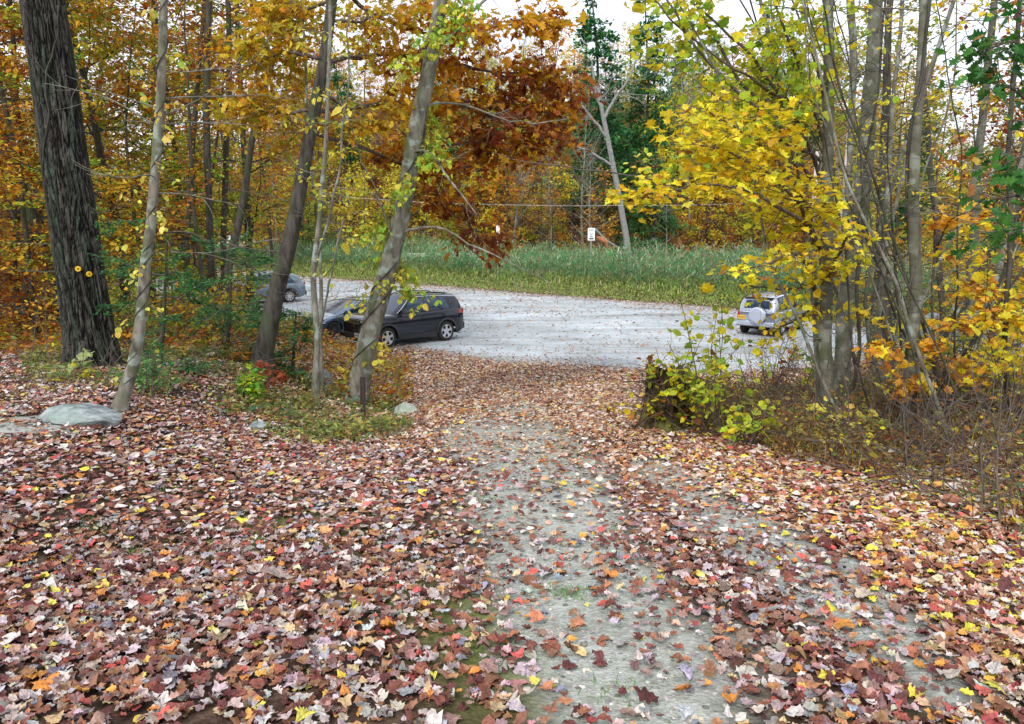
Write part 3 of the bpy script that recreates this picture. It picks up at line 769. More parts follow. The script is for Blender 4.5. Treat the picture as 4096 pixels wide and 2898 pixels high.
t5, TP, P4 = near_tree('leaning_tree', 'leaning grey tree hung with yellow and green bittersweet leaves behind the brown post',
    [(355, 404, 10.6), (358, 392, 10.3), (370, 330, 9.9), (386, 277, 9.4), (399, 223, 9), (410, 170, 8.6), (417, 125, 8), (428, 76, 7.5), (441, 0, 6.8), (452, -70, 6)], BARK_GRAY, k=20, nring=80, ext=4, limbs=lim, seed=31, twig_mat=BARK_GRAY, flare=1.18, rough=.08)
BG = [(4, (.40, .56, .06)), (3, (.58, .62, .06)), (2.4, (.76, .66, .08)), (1.5, (.20, .42, .06))]
BY = [(5, (.78, .66, .08)), (3, (.66, .62, .08)), (1.3, (.40, .52, .06)), (.6, (.66, .42, .05))]
z5 = P4[0, 2]
vine(t5, P4, rs(7), 2.3, z5+1.9, z5+7.5, .016, dict(n=120, len=.75, per_m=15, spread=.045, size=.085, pal=BG, T=T_ROUND, droop=.6), phase=-1)
vine(t5, P4, rs(8), 1.6, z5+.5, z5+2.6, .014, dict(n=20, len=.5, per_m=15, spread=.04, size=.085, pal=BY, T=T_ROUND, droop=.6), phase=2)
vine(t5, P4, rs(9), 1.2, z5+.1, z5+2.0, .010, phase=-2)
settle(t5)

# --- the big leaning stem left of it, oak sprays of orange leaves
OL = dict(per_m=15, spread=.2, size=.185, pal=P_OAK, T=T_OAK, droop=.45, tilt=.6, curl=.3, clump=.15)
OLr = dict(OL, pal=P_OAKRED+[(1.5, (.60, .25, .015))], per_m=12)
OLy = dict(OL, pal=[(4, (.66, .46, .03)), (3, (.60, .34, .02)), (2, (.48, .42, .03)), (1, (.62, .24, .015))], size=.15)
def LB(pts, leaf, nt=16, tl=1.3, nt2=4, **k): return dict(pts=pts, leaf=leaf, nt=nt, tl=tl, nt2=nt2, **k)
lim = [LB([(335, -20, 0.6, 2.5), (380, 14, 2.1, 2), (430, 28, 2.8, 1.6), (500, 28, 3.7, 1.2), (560, 22, 3.8, .6)], OL, nt=22, tl=1.15, flat=.15),
       LB([(320, 60, 0.0, 2.6), (365, 47, 1.9, 2.3), (400, 50, 2.7, 2), (450, 62, 3.6, 1.5), (520, 62, 4.2, 1), (572, 70, 4.3, .5)], OL, nt=22, tl=1.15, flat=.15),
       LB([(312, 110, 0.0, 2.2), (380, 92, 2.2, 1.9), (440, 96, 3.5, 1.5), (510, 100, 4.2, 1), (560, 112, 4.4, .5)], OL, nt=20, tl=1.1, flat=.15),
       LB([(306, 128, 0.0, 2.2), (360, 152, 0.8, 2), (420, 176, 3.1, 1.6), (480, 172, 4.1, 1.2), (550, 150, 4.5, .5)], OL, nt=18, tl=.95, flat=.15),
       LB([(440, 100, 3.5, 1.3), (500, 122, 4.2, 1.0), (560, 130, 4.4, .5)], OLr, nt=14),
       LB([(410, 150, 3.0, 1.3), (455, 215, 4.1, 1.0), (500, 244, 4.4, .4)], OLr, nt=15, tl=.8),
       LB([(420, 150, 3.2, 1.3), (500, 150, 4.3, 1.0), (568, 142, 4.4, .4)], OLr, nt=16, tl=.9),
       LB([(430, 55, 3.4, 1.3), (500, 70, 4.3, 1.0), (575, 95, 4.4, .4)], OLr, nt=12, tl=1.1),
       LB([(400, 130, 2.9, 1.3), (440, 190, 3.8, 1.0), (462, 224, 4.3, .4)], OLr, nt=9, tl=.7),
       LB([(322, 60, 0.0, 2), (285, 50, 0.2, 1.5), (250, 62, 0.4, .8)], OLy, nt=14, tl=1.1),
       LB([(330, 0, 0.6, 2), (300, 10, 0.2, 1.5), (262, 6, 0.4, .8)], OLy, nt=18, tl=1.2),
       LB([(312, 110, 0.0, 2), (280, 118, 0.2, 1.5), (245, 112, 0.4, .8)], OLy, nt=14, tl=1.0),
       LB([(318, 90, 0.0, 2), (345, 110, 0.4, 1.5), (385, 128, 1.7, .8)], OLy, nt=12, tl=.9),
       LB([(328, 20, 0.6, 2), (360, 20, 0.4, 1.5), (400, 5, 2.0, .8)], OLy, nt=14, tl=1.0)]
t4, TP, P4 = near_tree('oak_tree', 'dark leaning oak whose orange and rust leafed limbs spread over the trail',
    [(260, 376, 9.6), (262, 360, 9), (274, 303, 8.5), (290, 245, 7.6), (303, 178, 6.8), (312, 120, 6.2), (323, 67, 5.8), (332, 0, 5.2), (345, -80, 4.4)], BARK_DARK, k=16, nring=60, ext=3, limbs=lim, seed=41, rough=.08, auto=dict(n=16, L=1.6, r=.009, el=.1, t0=.2, t1=.6, nt=6))
settle(t4)

# --- thin paired saplings with pale yellow leaves
SY = dict(per_m=15, spread=.06, size=.088, pal=BY, T=T_OVAL, droop=.5, tilt=.6)
a4 = dict(n=26, L=.95, r=.008, el=.35, t0=.30, t1=.95, nt=5, leaf=dict(SY, per_m=8))
s1, _, _ = near_tree('thin_sapling', 'thin many branched sapling with pale yellow leaves, just left of the leaning tree',
    [(315, 405, 3.6), (317, 330, 3.1), (313, 268, 3), (320, 214, 2.5), (327, 134, 2.2), (331, 0, 2), (334, -60, 1.6)], BARK_GRAY, k=8, ext=1.5, auto=a4, seed=51, twig_mat=BARK_GRAY,
    limbs=[dict(pts=[(314, 270, 0, 1.6), (330, 232, -.2, 1.3), (346, 165, -.3, 1.2), (350, 100, -.2, 1), (352, 20, -.2, .8)], nt=16, tl=.6, nt2=2, leaf=dict(SY, per_m=12)),
           dict(pts=[(317, 330, 0, 1.2), (325, 290, -.2, 1.1), (340, 215, -.2, 1)], nt=8, tl=.5, nt2=2, leaf=dict(SY, per_m=10))])
settle(s1)
s2, _, _ = near_tree('bare_sapling', 'thin grey twiggy sapling in front of the blue grey hatchback',
    [(322, 396, 2.2), (320, 340, 2), (322, 290, 1.9), (319, 240, 1.6), (309, 160, 1.4), (306, 60, 1.2), (300, -20, 1)], BARK_GRAY, k=7, ext=1, auto=dict(n=30, L=.9, r=.006, el=.3, t0=.15, nt=6), seed=52, twig_mat=BARK_GRAY)
settle(s2)
# --- dark thin stems left of it
DK = dict(n=16, L=2.0, r=.014, el=.3, t0=.45, nt=8, leaf=dict(RUSTLEAF, pal=P_RUST, size=.095, per_m=26, spread=.12))
for i, (pts, lab) in enumerate([
    ([(213, 345, 3.8), (212, 270, 3.7), (208, 180, 3.6), (206, 90, 3.5), (209, 0, 3.3), (214, -60, 3)], 'straight dark thin trunk, the first right of the spiralled grey tree'),
    ([(226, 322, 3.2), (223, 250, 3.1), (226, 156, 3.0), (230, 67, 2.9), (228, 0, 2.7), (226, -60, 2.5)], 'straight dark thin trunk with a forked top against white sky'),
    ([(221, 330, 4.2), (228, 268, 4), (241, 214, 3.8), (254, 129, 3.4), (270, 70, 3.1), (285, 20, 2.8), (296, -40, 2.4)], 'dark thin trunk leaning toward the oak, crossing behind the straight ones'),
    ([(186, 318, 3), (187, 250, 2.9), (190, 180, 2.7), (196, 100, 2.4), (203, 20, 2)], 'dark thin trunk in front of the distant white cars'),
    ([(18, 330, 3), (14, 250, 2.8), (22, 160, 2.6), (16, 90, 2.4), (10, 0, 2.2)], 'dark bent trunk between the picture edge and the massive oak'),
    ([(36, 335, 2.6), (30, 270, 2.5), (20, 180, 2.3), (6, 110, 2.2), (-6, 50, 2)], 'dark thin trunk leaning away from the massive oak')]):
    o, _, _ = near_tree('thin_tree', lab, pts, BARK_DARK, k=10, ext=2, auto=DK, seed=60+i, depth=[20, 22, 19, 21, 22, 19][i], group='thin dark trees in the woods beside the trail')
    settle(o)

# --- grey stems on the other side
aR = dict(n=22, L=1.3, r=.008, el=.4, t0=.1, nt=5)
yl = dict(per_m=5, spread=.06, size=.085, pal=P_YEL, T=T_OVAL, droop=.3)
RT = [([(826, 430, 6.6), (827, 388, 6.3), (825, 312, 6.2), (827, 223, 5.8), (828, 134, 5.4), (829, 0, 5), (829, -60, 4.6)], 'straight smooth grey trunk nearest the silver off-roader', BARK_BEECH, None),
      ([(840, 405, 7.4), (845, 312, 8.2), (856, 250, 8.5), (863, 178, 8), (868, 111, 7.5), (874, 45, 6.8), (877, 0, 6.5), (880, -60, 6)], 'thickest smooth grey trunk of the clump, leaning', BARK_BEECH, None),
      ([(908, 432, 6.4), (910, 357, 6.1), (915, 277, 5.6), (913, 200, 5.3), (915, 134, 5), (923, 67, 4.5), (925, 0, 4), (926, -60, 3.6)], 'grey trunk with a vine climbing straight up it', BARK_BEECH, None),
      ([(964, 404, 4.6), (968, 335, 4.5), (973, 245, 4.2), (979, 156, 4), (986, 89, 3.6), (995, 0, 3.2), (1001, -60, 2.8)], 'slim grey trunk standing apart near the picture edge', BARK_BEECH, None),
      ([(972, 392, 4), (988, 312, 4), (999, 267, 3.5), (1008, 220, 3.2), (1030, 130, 3)], 'grey green trunk leaning out behind the slim one', BARK_GRAY, 16),
      ([(941, 392, 3), (942, 312, 3), (939, 250, 3), (932, 178, 3), (925, 90, 2.5), (920, 0, 2)], 'dark narrow trunk between the vined trunk and the slim one', BARK_DARK, 17),
      ([(870, 398, 2.6), (880, 300, 2.5), (886, 240, 2.5), (890, 160, 2.2), (897, 60, 2), (905, -20, 2)], 'thin grey stem right of the thickest trunk', BARK_GRAY, 15),
      ([(892, 388, 5.6), (886, 310, 5.6), (880, 250, 5.2), (884, 180, 5), (886, 90, 4), (890, 0, 3)], 'dark brown trunk behind the thin grey stem', BARK_DARK, 18),
      ([(846, 410, 2.4), (838, 330, 2.3), (842, 250, 2.3), (850, 160, 2.8), (853, 67, 3.6), (850, 0, 4)], 'thin trunk squeezed between the two big grey ones', BARK_GRAY, 14.5),
      ([(902, 410, 2), (880, 352, 2), (877, 312, 2), (889, 240, 2), (905, 160, 2), (925, 80, 2), (950, 10, 2), (965, -40, 2)], 'thin twisted stem crossing behind the vined trunk', BARK_GRAY, None),
      ([(888, 400, 1.8), (868, 340, 1.8), (866, 300, 1.6), (876, 240, 1.6), (896, 170, 1.6), (930, 80, 1.6), (960, -20, 1.6)], 'pale bent stem leaning far over beside the twisted one', BARK_BEECH, None),
      ([(1010, 420, 3), (1004, 350, 2.8), (1012, 260, 2.6), (1008, 150, 2.4), (1020, 0, 2.2)], 'thin brown stem at the edge above the boulders', BARK_DARK, None)]
for i, (pts, lab, bk, dd) in enumerate(RT):
    o, _, P4 = near_tree('grey_tree', lab, pts, bk, k=14 if i < 4 else 9, nring=60, ext=3, auto=dict(aR, leaf=yl) if i not in (0, 1) else dict(aR, n=14), seed=80+i, depth=dd, group='grey trees on the bank above the lot', flare=1.15, rough=.03, bend=.03,
                        twig_mat=BARK_GRAY)
    if i == 2:
        vine(o, P4, rs(12), 1.3, P4[0, 2]+.1, P4[0, 2]+6.5, .02, phase=-1.2, mat=BARK_DARK); vine(o, P4, rs(13), 2.2, P4[0, 2]+.1, P4[0, 2]+4.5, .012, phase=-2.0, mat=BARK_TWIG)
    if i == 1: vine(o, P4, rs(14), 1.6, P4[0, 2]+.1, P4[0, 2]+4.5, .009, phase=-2.6, mat=BARK_DARK)
    settle(o)

# --- yellow maple arching toward the trail
YM = dict(per_m=17, spread=.13, size=.098, pal=P_YEL, T=T_MAPLE, droop=.12, tilt=.38, curl=.22)
YR = dict(per_m=14, spread=.10, size=.095, pal=P_YG, T=T_ROUND, droop=.45, tilt=.6, curl=.2)
YRs = dict(YR, per_m=11)
lim = [LB([(818, 250, 0, 2.5), (800, 196, -.8, 2.2), (760, 150, -1.4, 1.8), (710, 112, -1.8, 1.2), (688, 106, -2, .6)], YM, nt=24, tl=.8, flat=.2),
       LB([(822, 262, 0, 2.5), (800, 215, -1.2, 2.1), (752, 172, -2.0, 1.7), (710, 150, -2.4, 1.1), (684, 155, -2.6, .6)], YM, nt=22, tl=.7, flat=.16),
       LB([(822, 272, 0, 2.4), (795, 225, -1.4, 2), (740, 185, -2.3, 1.6), (690, 187, -2.6, 1.1), (640, 200, -3.0, .5)], YM, nt=20, tl=.55, flat=.12),
       LB([(826, 300, 0, 2.4), (805, 245, -1.2, 2), (775, 240, -2.0, 1.4), (738, 258, -2.6, .6)], YM, nt=11, tl=.4, flat=.08),
       LB([(826, 300, 0, 2.0), (835, 240, -1.4, 1.6), (845, 225, -2.0, 1.2), (852, 228, -2.4, .6)], YM, nt=5, tl=.35, flat=.15),
       LB([(812, 230, 0, 2.2), (790, 150, -.5, 2), (730, 90, -.8, 1.7), (690, 50, -1, 1.3), (655, -20, -1.1, 1)], YR, nt=26, tl=1.1, nt2=3, flat=.8),
       LB([(822, 180, 0, 2.2), (800, 120, -.3, 2), (750, 60, -.5, 1.4), (690, 10, -.8, 1)], YR, nt=24, tl=1.1, nt2=3, flat=.8),
       LB([(820, 160, 0, 2.0), (760, 130, -.4, 1.6), (690, 150, -.8, 1.2), (630, 185, -1.2, .6)], YRs, nt=18, tl=.8, nt2=2, flat=.8),
       LB([(824, 140, 0, 2.0), (800, 60, -.4, 1.6), (770, -10, -.8, 1.2)], YR, nt=18, tl=1.0, nt2=3, flat=.8),
       LB([(822, 280, 0, 1.6), (790, 290, -.6, 1.2), (750, 285, -.8, .7)], dict(YR, pal=P_YEL, size=.08), nt=10, tl=.7, nt2=3, flat=.7),
       LB([(822, 300, 0, 1.6), (800, 320, -.4, 1.2), (762, 335, -.7, .7)], dict(YR, pal=P_YEL, size=.075), nt=8, tl=.6, nt2=2, flat=.7),
       dict(pts=[(822, 200, 0, 2), (770, 120, -.5, 1.8), (700, 20, -.6, 1.5), (660, -40, -.7, 1.2)], nt=8, tl=1.0, nt2=3, flat=.8),
       dict(pts=[(828, 120, 0, 1.6), (740, 60, -.9, 1.3), (690, 20, -1.0, 1.0), (650, -30, -1.2, .8)], nt=9, tl=1.2, nt2=3),
       dict(pts=[(700, 205, -2, .9), (640, 165, -2.4, .8), (560, 165, -2.8, .7), (500, 155, -3.0, .4)], nt=5, tl=.5, nt2=2)]
tm, _, _ = near_tree('maple_tree', 'yellow leafed maple arching from the bank toward the trail', [(822, 424, 4), (819, 380, 3.6), (816, 320, 3.3), (812, 250, 3), (800, 170, 2.4), (780, 90, 2), (760, 0, 1.8), (745, -60, 1.4)], BARK_GRAY, k=10, limbs=lim, seed=101, nring=50, ext=1.5)
settle(tm)
# --- low orange and yellow maple sprays by the vined trunk, and dark green edge leaves
OY = dict(per_m=20, spread=.07, size=.10, pal=P_ORY, T=T_MAPLE, droop=.1, tilt=.35)
o, _, _ = near_tree('maple_sapling', 'small maple sapling with orange yellow leaves in flat tiers beside the vined trunk', [(930, 424, 1.8), (934, 360, 1.6), (932, 300, 1.3), (936, 220, 1.1), (938, 150, .9)], BARK_TWIG, k=7,
    limbs=[LB([(934, 350, 0, 1), (905, 345, -.5, .8), (872, 356, -.8, .4)], OY, nt=9, tl=.45, nt2=2, flat=.15), LB([(934, 330, 0, 1), (960, 322, -.3, .8), (1000, 318, -.6, .4)], OY, nt=10, tl=.5, nt2=2, flat=.15),
           LB([(934, 370, 0, 1), (915, 388, -.6, .8), (900, 392, -.8, .4)], OY, nt=7, tl=.4, nt2=2, flat=.15), LB([(934, 372, 0, 1), (955, 380, -.6, .8), (985, 376, -.9, .4)], OY, nt=9, tl=.45, nt2=2, flat=.15),
           LB([(935, 250, 0, 1), (950, 215, -.6, .8), (985, 208, -.9, .4)], OY, nt=8, tl=.45, nt2=2, flat=.15), LB([(935, 290, 0, 1), (1000, 290, -.2, .8), (1020, 300, -.3, .4)], OY, nt=8, tl=.5, nt2=2, flat=.15)], seed=111)
settle(o)
GE = dict(per_m=16, spread=.09, size=.095, pal=[(4, (.035, .15, .025)), (2, (.07, .22, .03)), (.5, (.50, .22, .05)), (.5, (.55, .45, .05))], T=T_OAK, droop=.4, tilt=.6)
o, _, _ = near_tree('oak_sapling', 'young oak with dark green leaves reaching in from the picture edge', [(1060, 560, 5), (1058, 450, 4.5), (1054, 330, 4), (1050, 200, 3.5), (1046, 60, 3), (1044, -40, 2.5)], BARK_GRAY, k=9,
    limbs=[LB([(1052, 260, 0, 1.5), (1030, 225, 0, 1.2), (985, 232, 0, .6)], GE, nt=6, tl=.35, nt2=2), LB([(1050, 200, 0, 1.5), (1020, 195, 0, 1.2), (990, 200, 0, .6)], GE, nt=6, tl=.35, nt2=2),
           LB([(1048, 120, 0, 1.5), (1015, 90, 0, 1.2), (990, 80, 0, .6)], GE, nt=8, tl=.4, nt2=2), LB([(1046, 60, 0, 1.5), (1010, 40, 0, 1.2), (985, 50, 0, .6)], GE, nt=8, tl=.4, nt2=2),
           LB([(1046, 150, 0, 1.5), (1010, 160, 0, 1.2), (1000, 170, 0, .6)], GE, nt=5, tl=.35, nt2=2)], seed=112, depth=5.5)
settle(o)

# --- thin tangled stems of the thicket
rng = rs(640)
for i in range(24):
    bx = rng.uniform(846, 1022); by = rng.uniform(398, 446); ln = rng.uniform(-.45, .55); w0 = rng.uniform(1.0, 2.1)
    pts = [(bx+ln*0, by, w0)]; x_ = bx
    for j, yy in enumerate((340, 260, 170, 80, -20)):
        x_ += ln*90+rng.normal(0, 9); pts.append((x_, yy, w0*(1-.12*j)))
    o, _, _ = near_tree('bare_sapling', 'thin dark bare sapling rising through the thicket on the bank', pts, BARK_DARK if i % 3 else BARK_GRAY, k=6, nring=26, ext=1,
                        auto=dict(n=9, L=1.0, r=.006, el=.5, t0=.1, nt=4), seed=900+i, group='thin bare saplings in the thicket on the bank', flare=1.05, bend=.06, twig_mat=BARK_DARK); settle(o)
# ------------------------------------------------------------------ prototype trees, copied into the woods
def proto(name, seed, H, r0, bark, limb, pal, size, T, per_m, t0=.08, L0=2.6, L1=.8, el=.15, nt=7, spread=.1, droop=.1, tilt=.35, flat=.3, clump=.3, lean=.06, hem=False, up=0.0, bare=False, nt2=0):
    rng = rs(seed)
    n = 14
    P = wander((0, 0, -.1), (rng.normal(0, lean), rng.normal(0, lean), 1), H, n, rng, .035, .02)
    rr = r0*(1-.85*np.linspace(0, 1, n+1)**1.1); rr[0] *= 1.35
    root = empty(name)
    V, F = tubes([(P, rr)], 9)
    br = []; lv = []
    ts = np.sort(rng.uniform(t0, .98, limb)); Q, _ = along(P, ts)
    for q, t in zip(Q, ts):
        a = rng.uniform(0, 2*pi); e = rng.normal(el+(.25*t if not hem else -.1), .15); l = (L0+(L1-L0)*((t-t0)/(1-t0)))*rng.uniform(.7, 1.25)
        rb = r0*.32*(1.1-t)+.006
        B = wander(q, (cos(a)*cos(e), sin(a)*cos(e), sin(e)), l, 6, rng, .1, up)
        br.append((B, np.linspace(rb, .006, 7)))
        tw = twigs_on(B, rb, rng, nt, l*.38, flat, .15)
        t2_ = []
        for p_, r_ in tw[:]:
            if nt2: t2_ += twigs_on(p_, r_[0], rng, nt2, l*.2, flat, .2, seg=2)
        br += tw+t2_
        if not bare:
            f = foliage(tw+t2_+[(B[2:], None)], rng, per_m, spread, size, pal, T, droop, tilt, .2, .17)
            if f: lv.append(f)
    mesh_obj('trunk', V, F, bark, root, smooth=True)
    f = crown_obj(br, lv, root, bark, 3)
    if lv:
        if clump:
            me = f.data; co_ = np.empty(len(me.vertices)*3, np.float32); me.vertices.foreach_get('co', co_); co_ = co_.reshape(-1, 3)
            c = np.empty(len(me.vertices)*4, np.float32); me.attributes['col'].data.foreach_get('color', c); c = c.reshape(-1, 4)
            hue = fbm(co_[:, 0]*.6, co_[:, 1]*.6, co_[:, 2]*.8, 2, seed)[:, None]
            c[:, :3] *= 1+clump*hue*np.array([[.6, 1.3, .3]]); me.attributes['col'].data.foreach_set('color', np.clip(c, 0, .95).ravel())
    return root
USED = {}
def plant(pr, x, y, rz, s, label, group, dz=0.0, sz=None, name=None):
    o = pr if pr.name not in USED else copy_tree(pr)
    USED[pr.name] = 1
    o.location = gpos(x, y, dz); o.rotation_euler = (0, 0, rz); o.scale = (s, s, sz or s)
    tag(o, label, 'tree', group); return o

beech = dict(H=8.5, r0=.06, bark=BARK_DARK, limb=34, size=.105, T=T_QUAD, per_m=17, t0=.06, L0=2.5, L1=.8, el=.05, nt=8, flat=.16, spread=.09)
B_ = [proto('beech_tree', 201, pal=P_RUST, **beech), proto('beech_tree', 202, pal=P_REDR, **beech), proto('beech_tree', 203, pal=P_OLIVE, **beech),
      proto('beech_tree', 204, pal=[(3, GOLD), (3, (.55, .36, .02)), (2, OLV), (2, ORA)], **beech), proto('beech_tree', 205, pal=P_RUST+[(4, OLV)], **beech), proto('beech_tree', 206, pal=P_GRN+[(4, (.42, .46, .04)), (2, YEL)], **beech)]
canopy = dict(H=17, r0=.15, bark=BARK_DARK, limb=52, size=.165, T=T_QUAD, per_m=14, t0=.2, L0=4.2, L1=1.8, el=.25, nt=9, flat=.25, spread=.16)
C_ = [proto('canopy_tree', 211, pal=P_RUST, **canopy), proto('canopy_tree', 212, pal=P_OLIVE, **canopy), proto('canopy_tree', 213, pal=P_RUST+[(5, OLV), (2, GOLD)], **canopy)]
rng = rs(300)
bk = ['rust orange', 'red brown', 'olive green', 'golden yellow', 'orange and olive', 'bright yellow green']
def px_of(x, y, z):
    v = np.array([x, y, z-CAMH]); f = v[1]*cos(PITCH)-v[2]*sin(PITCH); u = v[1]*sin(PITCH)+v[2]*cos(PITCH)
    return CX+FPX*v[0]/f, CY-FPX*u/f
placed = []
def free(x, y, md):
    for a, b in placed:
        if (a-x)**2+(b-y)**2 < md*md: return False
    placed.append((x, y)); return True
# understory on the near woods
cnt = 0
for _ in range(900):
    y = rng.uniform(15.5, 52); x = rng.uniform(-.72, -.06)*y
    px, _p = px_of(x, y, 0)
    if poly_sd(np.array([x]), np.array([y]), LOT)[0] > -1.2: continue
    if px > 232 or (px > 125 and y < 19): continue
    if 120 < px < 232 and rng.uniform() < .35: continue
    if not free(x, y, 1.7): continue
    k = rng.choice(5, p=[.3, .32, .12, .1, .16])
    if px > 95: k = rng.choice(6, p=[.12, .04, .24, .16, .14, .30])
    plant(B_[k], x, y, rng.uniform(0, 6.28), rng.uniform(.7, 1.15), bk[k]+' leafed beech in the woods between the trail and the lot', 'beech trees in the woods by the trail')
    cnt += 1
    if cnt > 60: break
print('beech', cnt)
cnt = 0
for _ in range(500):
    y = rng.uniform(19, 60); x = rng.uniform(-.75, -.16)*y
    px, _p = px_of(x, y, 0)
    if px > 262 or poly_sd(np.array([x]), np.array([y]), LOT)[0] > -.6: continue
    if not free(x, y, 2.2): continue
    k = rng.choice(3, p=[.3, .35, .35]); k = k if px < 110 else rng.choice(3, p=[.15, .5, .35]); plant(C_[k], x, y, rng.uniform(0, 6.28), rng.uniform(.75, 1.1), ['rust', 'olive green', 'orange and green'][k]+' leafed tall tree in the woods between the trail and the lot', 'tall trees in the woods by the trail'); cnt += 1
    if cnt > 30: break
# trees beyond the far side of the lot, to the west, and right bank woods
far = dict(bark=BARK_DARK, size=.30, T=T_QUAD, per_m=6, spread=.28, nt=8, flat=.3)
F_ = [proto('woodland_tree', 221, pal=P_RUST, H=12, r0=.14, limb=34, t0=.1, L0=3.4, L1=1.2, **far), proto('woodland_tree', 222, pal=[(4, (.80, .58, .03)), (3, (.70, .66, .05)), (2, (.40, .44, .04)), (1.5, ORA)], H=11, r0=.13, limb=34, t0=.08, L0=3.4, L1=1.2, **far),
      proto('woodland_tree', 223, pal=[(4, (.80, .36, .05)), (3, (.75, .50, .06)), (2, ORA)], H=12, r0=.14, limb=34, t0=.1, L0=3.4, L1=1.2, **far), proto('woodland_tree', 224, pal=P_OLIVE+[(4, (.20, .34, .04))], H=13, r0=.15, limb=36, t0=.12, L0=3.6, L1=1.4, **far)]
H_ = proto('hemlock_tree', 231, pal=P_HEM, H=22, r0=.24, limb=95, t0=.16, L0=4.6, L1=.7, el=-.08, hem=True, bark=BARK_DARK, size=.40, T=T_QUAD, per_m=8, spread=.22, nt=9, flat=.15, lean=.02)
N_ = [proto('bare_tree', 241, pal=P_RUST, H=13, r0=.14, limb=34, t0=.22, L0=4.2, L1=1.6, el=.75, bark=BARK_PALE, size=.3, T=T_QUAD, per_m=1, nt=8, flat=1, bare=True, nt2=3, up=.04),
      proto('bare_tree', 242, pal=P_RUST, H=11, r0=.10, limb=36, t0=.12, L0=3.6, L1=1.4, el=.6, bark=BARK_GRAY, size=.3, T=T_QUAD, per_m=1, nt=8, flat=1, bare=True, nt2=3, up=.04)]
fk = ['rust brown', 'golden yellow', 'bright orange', 'olive green']
placed = []; cnt = 0
for _ in range(9000):
    y = 74+rng.uniform(0, 1)**1.25*80; q = rng.uniform(-.62, .68); x = q*y
    if not free(x, y, 3.5+.02*(y-74)): continue
    side = q < -.30
    if side and y > 120: continue
    if q > .38 and rng.uniform() < .35: continue
    u = rng.uniform()
    if not side and u < (.10 if q > -.1 else .06): plant(H_, x, y, rng.uniform(0, 6.28), rng.uniform(.55, .85), 'dark green hemlock among the hillside trees', 'hemlocks on the hillside')
    elif not side and u < .34: k = rng.integers(2); plant(N_[k], x, y, rng.uniform(0, 6.28), rng.uniform(.9, 1.4), ['pale', 'grey'][k]+' leafless tree on the hillside', 'bare trees on the hillside')
    else:
        k = rng.choice(4, p=[.22, .30, .20, .28]); s = rng.uniform(.8, 1.35)*(1 if y > 84 else .72)
        if side: s *= .8
        plant(F_[k], x, y, rng.uniform(0, 6.28), s, fk[k]+' autumn tree on the wooded hillside beyond the reeds', 'autumn trees on the hillside')
    cnt += 1
    if cnt > 270: break
print('hill', cnt)
# individually placed ones at the foot of the hill
def P_at(px, d): r_ = ray(px, 250); return r_[0]/r_[1]*d
plant(H_, P_at(608, 84), 84, 1.0, 1.12, 'tall dark green hemlock rising into the sky above the bare trees', None, sz=1.2)
plant(H_, P_at(640, 92), 92, 3.0, .95, 'dark hemlock just right of the tallest one', None, sz=1.12)
plant(F_[1], P_at(520, 76), 76, 2, .62, 'low golden tree above the reeds near the white sign', None)
plant(F_[1], P_at(470, 78), 78, 3.3, .7, 'golden green tree above the reeds by the grey posts', None)
plant(F_[2], P_at(648, 80), 80, 1.3, .75, 'orange leafed tree beside the bare leaning tree', None)
plant(F_[2], P_at(690, 78), 78, 4.3, .55, 'low orange tree behind the yellow maple branch', None)
plant(F_[0], P_at(740, 76), 76, 2.3, .6, 'low rust tree at the right end of the reeds', None)
plant(F_[3], P_at(450, 74), 74, 5, .4, 'small bright green tree behind the reeds left end', None)
plant(F_[1], P_at(392, 76), 76, .4, .7, 'yellow tree behind the leaning grey tree', None)
for px, d, k, s, rz, lab in [(590, 72, 1, .95, .5, 'grey leafless tree with many rising stems behind the reeds'), (548, 74, 1, .8, 2.5, 'grey leafless tree left of the many stemmed one'), (510, 75, 0, .9, 4.0, 'pale leafless tree behind the orange oak limbs'), (665, 73, 1, .7, 1.0, 'small grey leafless tree below the hemlocks')]:
    plant(N_[k], P_at(px, d), d, rz, s, lab, None)
o, _, _ = near_tree('bare_tree', 'leaning pale grey leafless tree with a forked top behind the reeds', [(630, 262, 3.4), (626, 235, 3.2), (618, 190, 2.9), (610, 150, 2.6), (603, 115, 2.3), (598, 88, 2)], BARK_PALE, k=9, depth=70,
    limbs=[dict(pts=[(603, 118, 0, 2), (615, 95, 0, 1.5), (628, 75, 0, 1), (640, 45, 0, .6)], nt=14, tl=4, nt2=4, flat=1), dict(pts=[(604, 120, 0, 2), (596, 90, 0, 1.5), (592, 60, 0, .8)], nt=12, tl=4, nt2=4, flat=1),
           dict(pts=[(606, 136, 0, 1.5), (585, 110, 0, 1), (572, 92, 0, .6)], nt=10, tl=3.5, nt2=4, flat=1), dict(pts=[(612, 165, 0, 1.5), (590, 150, 0, 1), (560, 140, 0, .6)], nt=8, tl=3, nt2=4, flat=1)], seed=400, twig_mat=BARK_PALE)
settle(o)
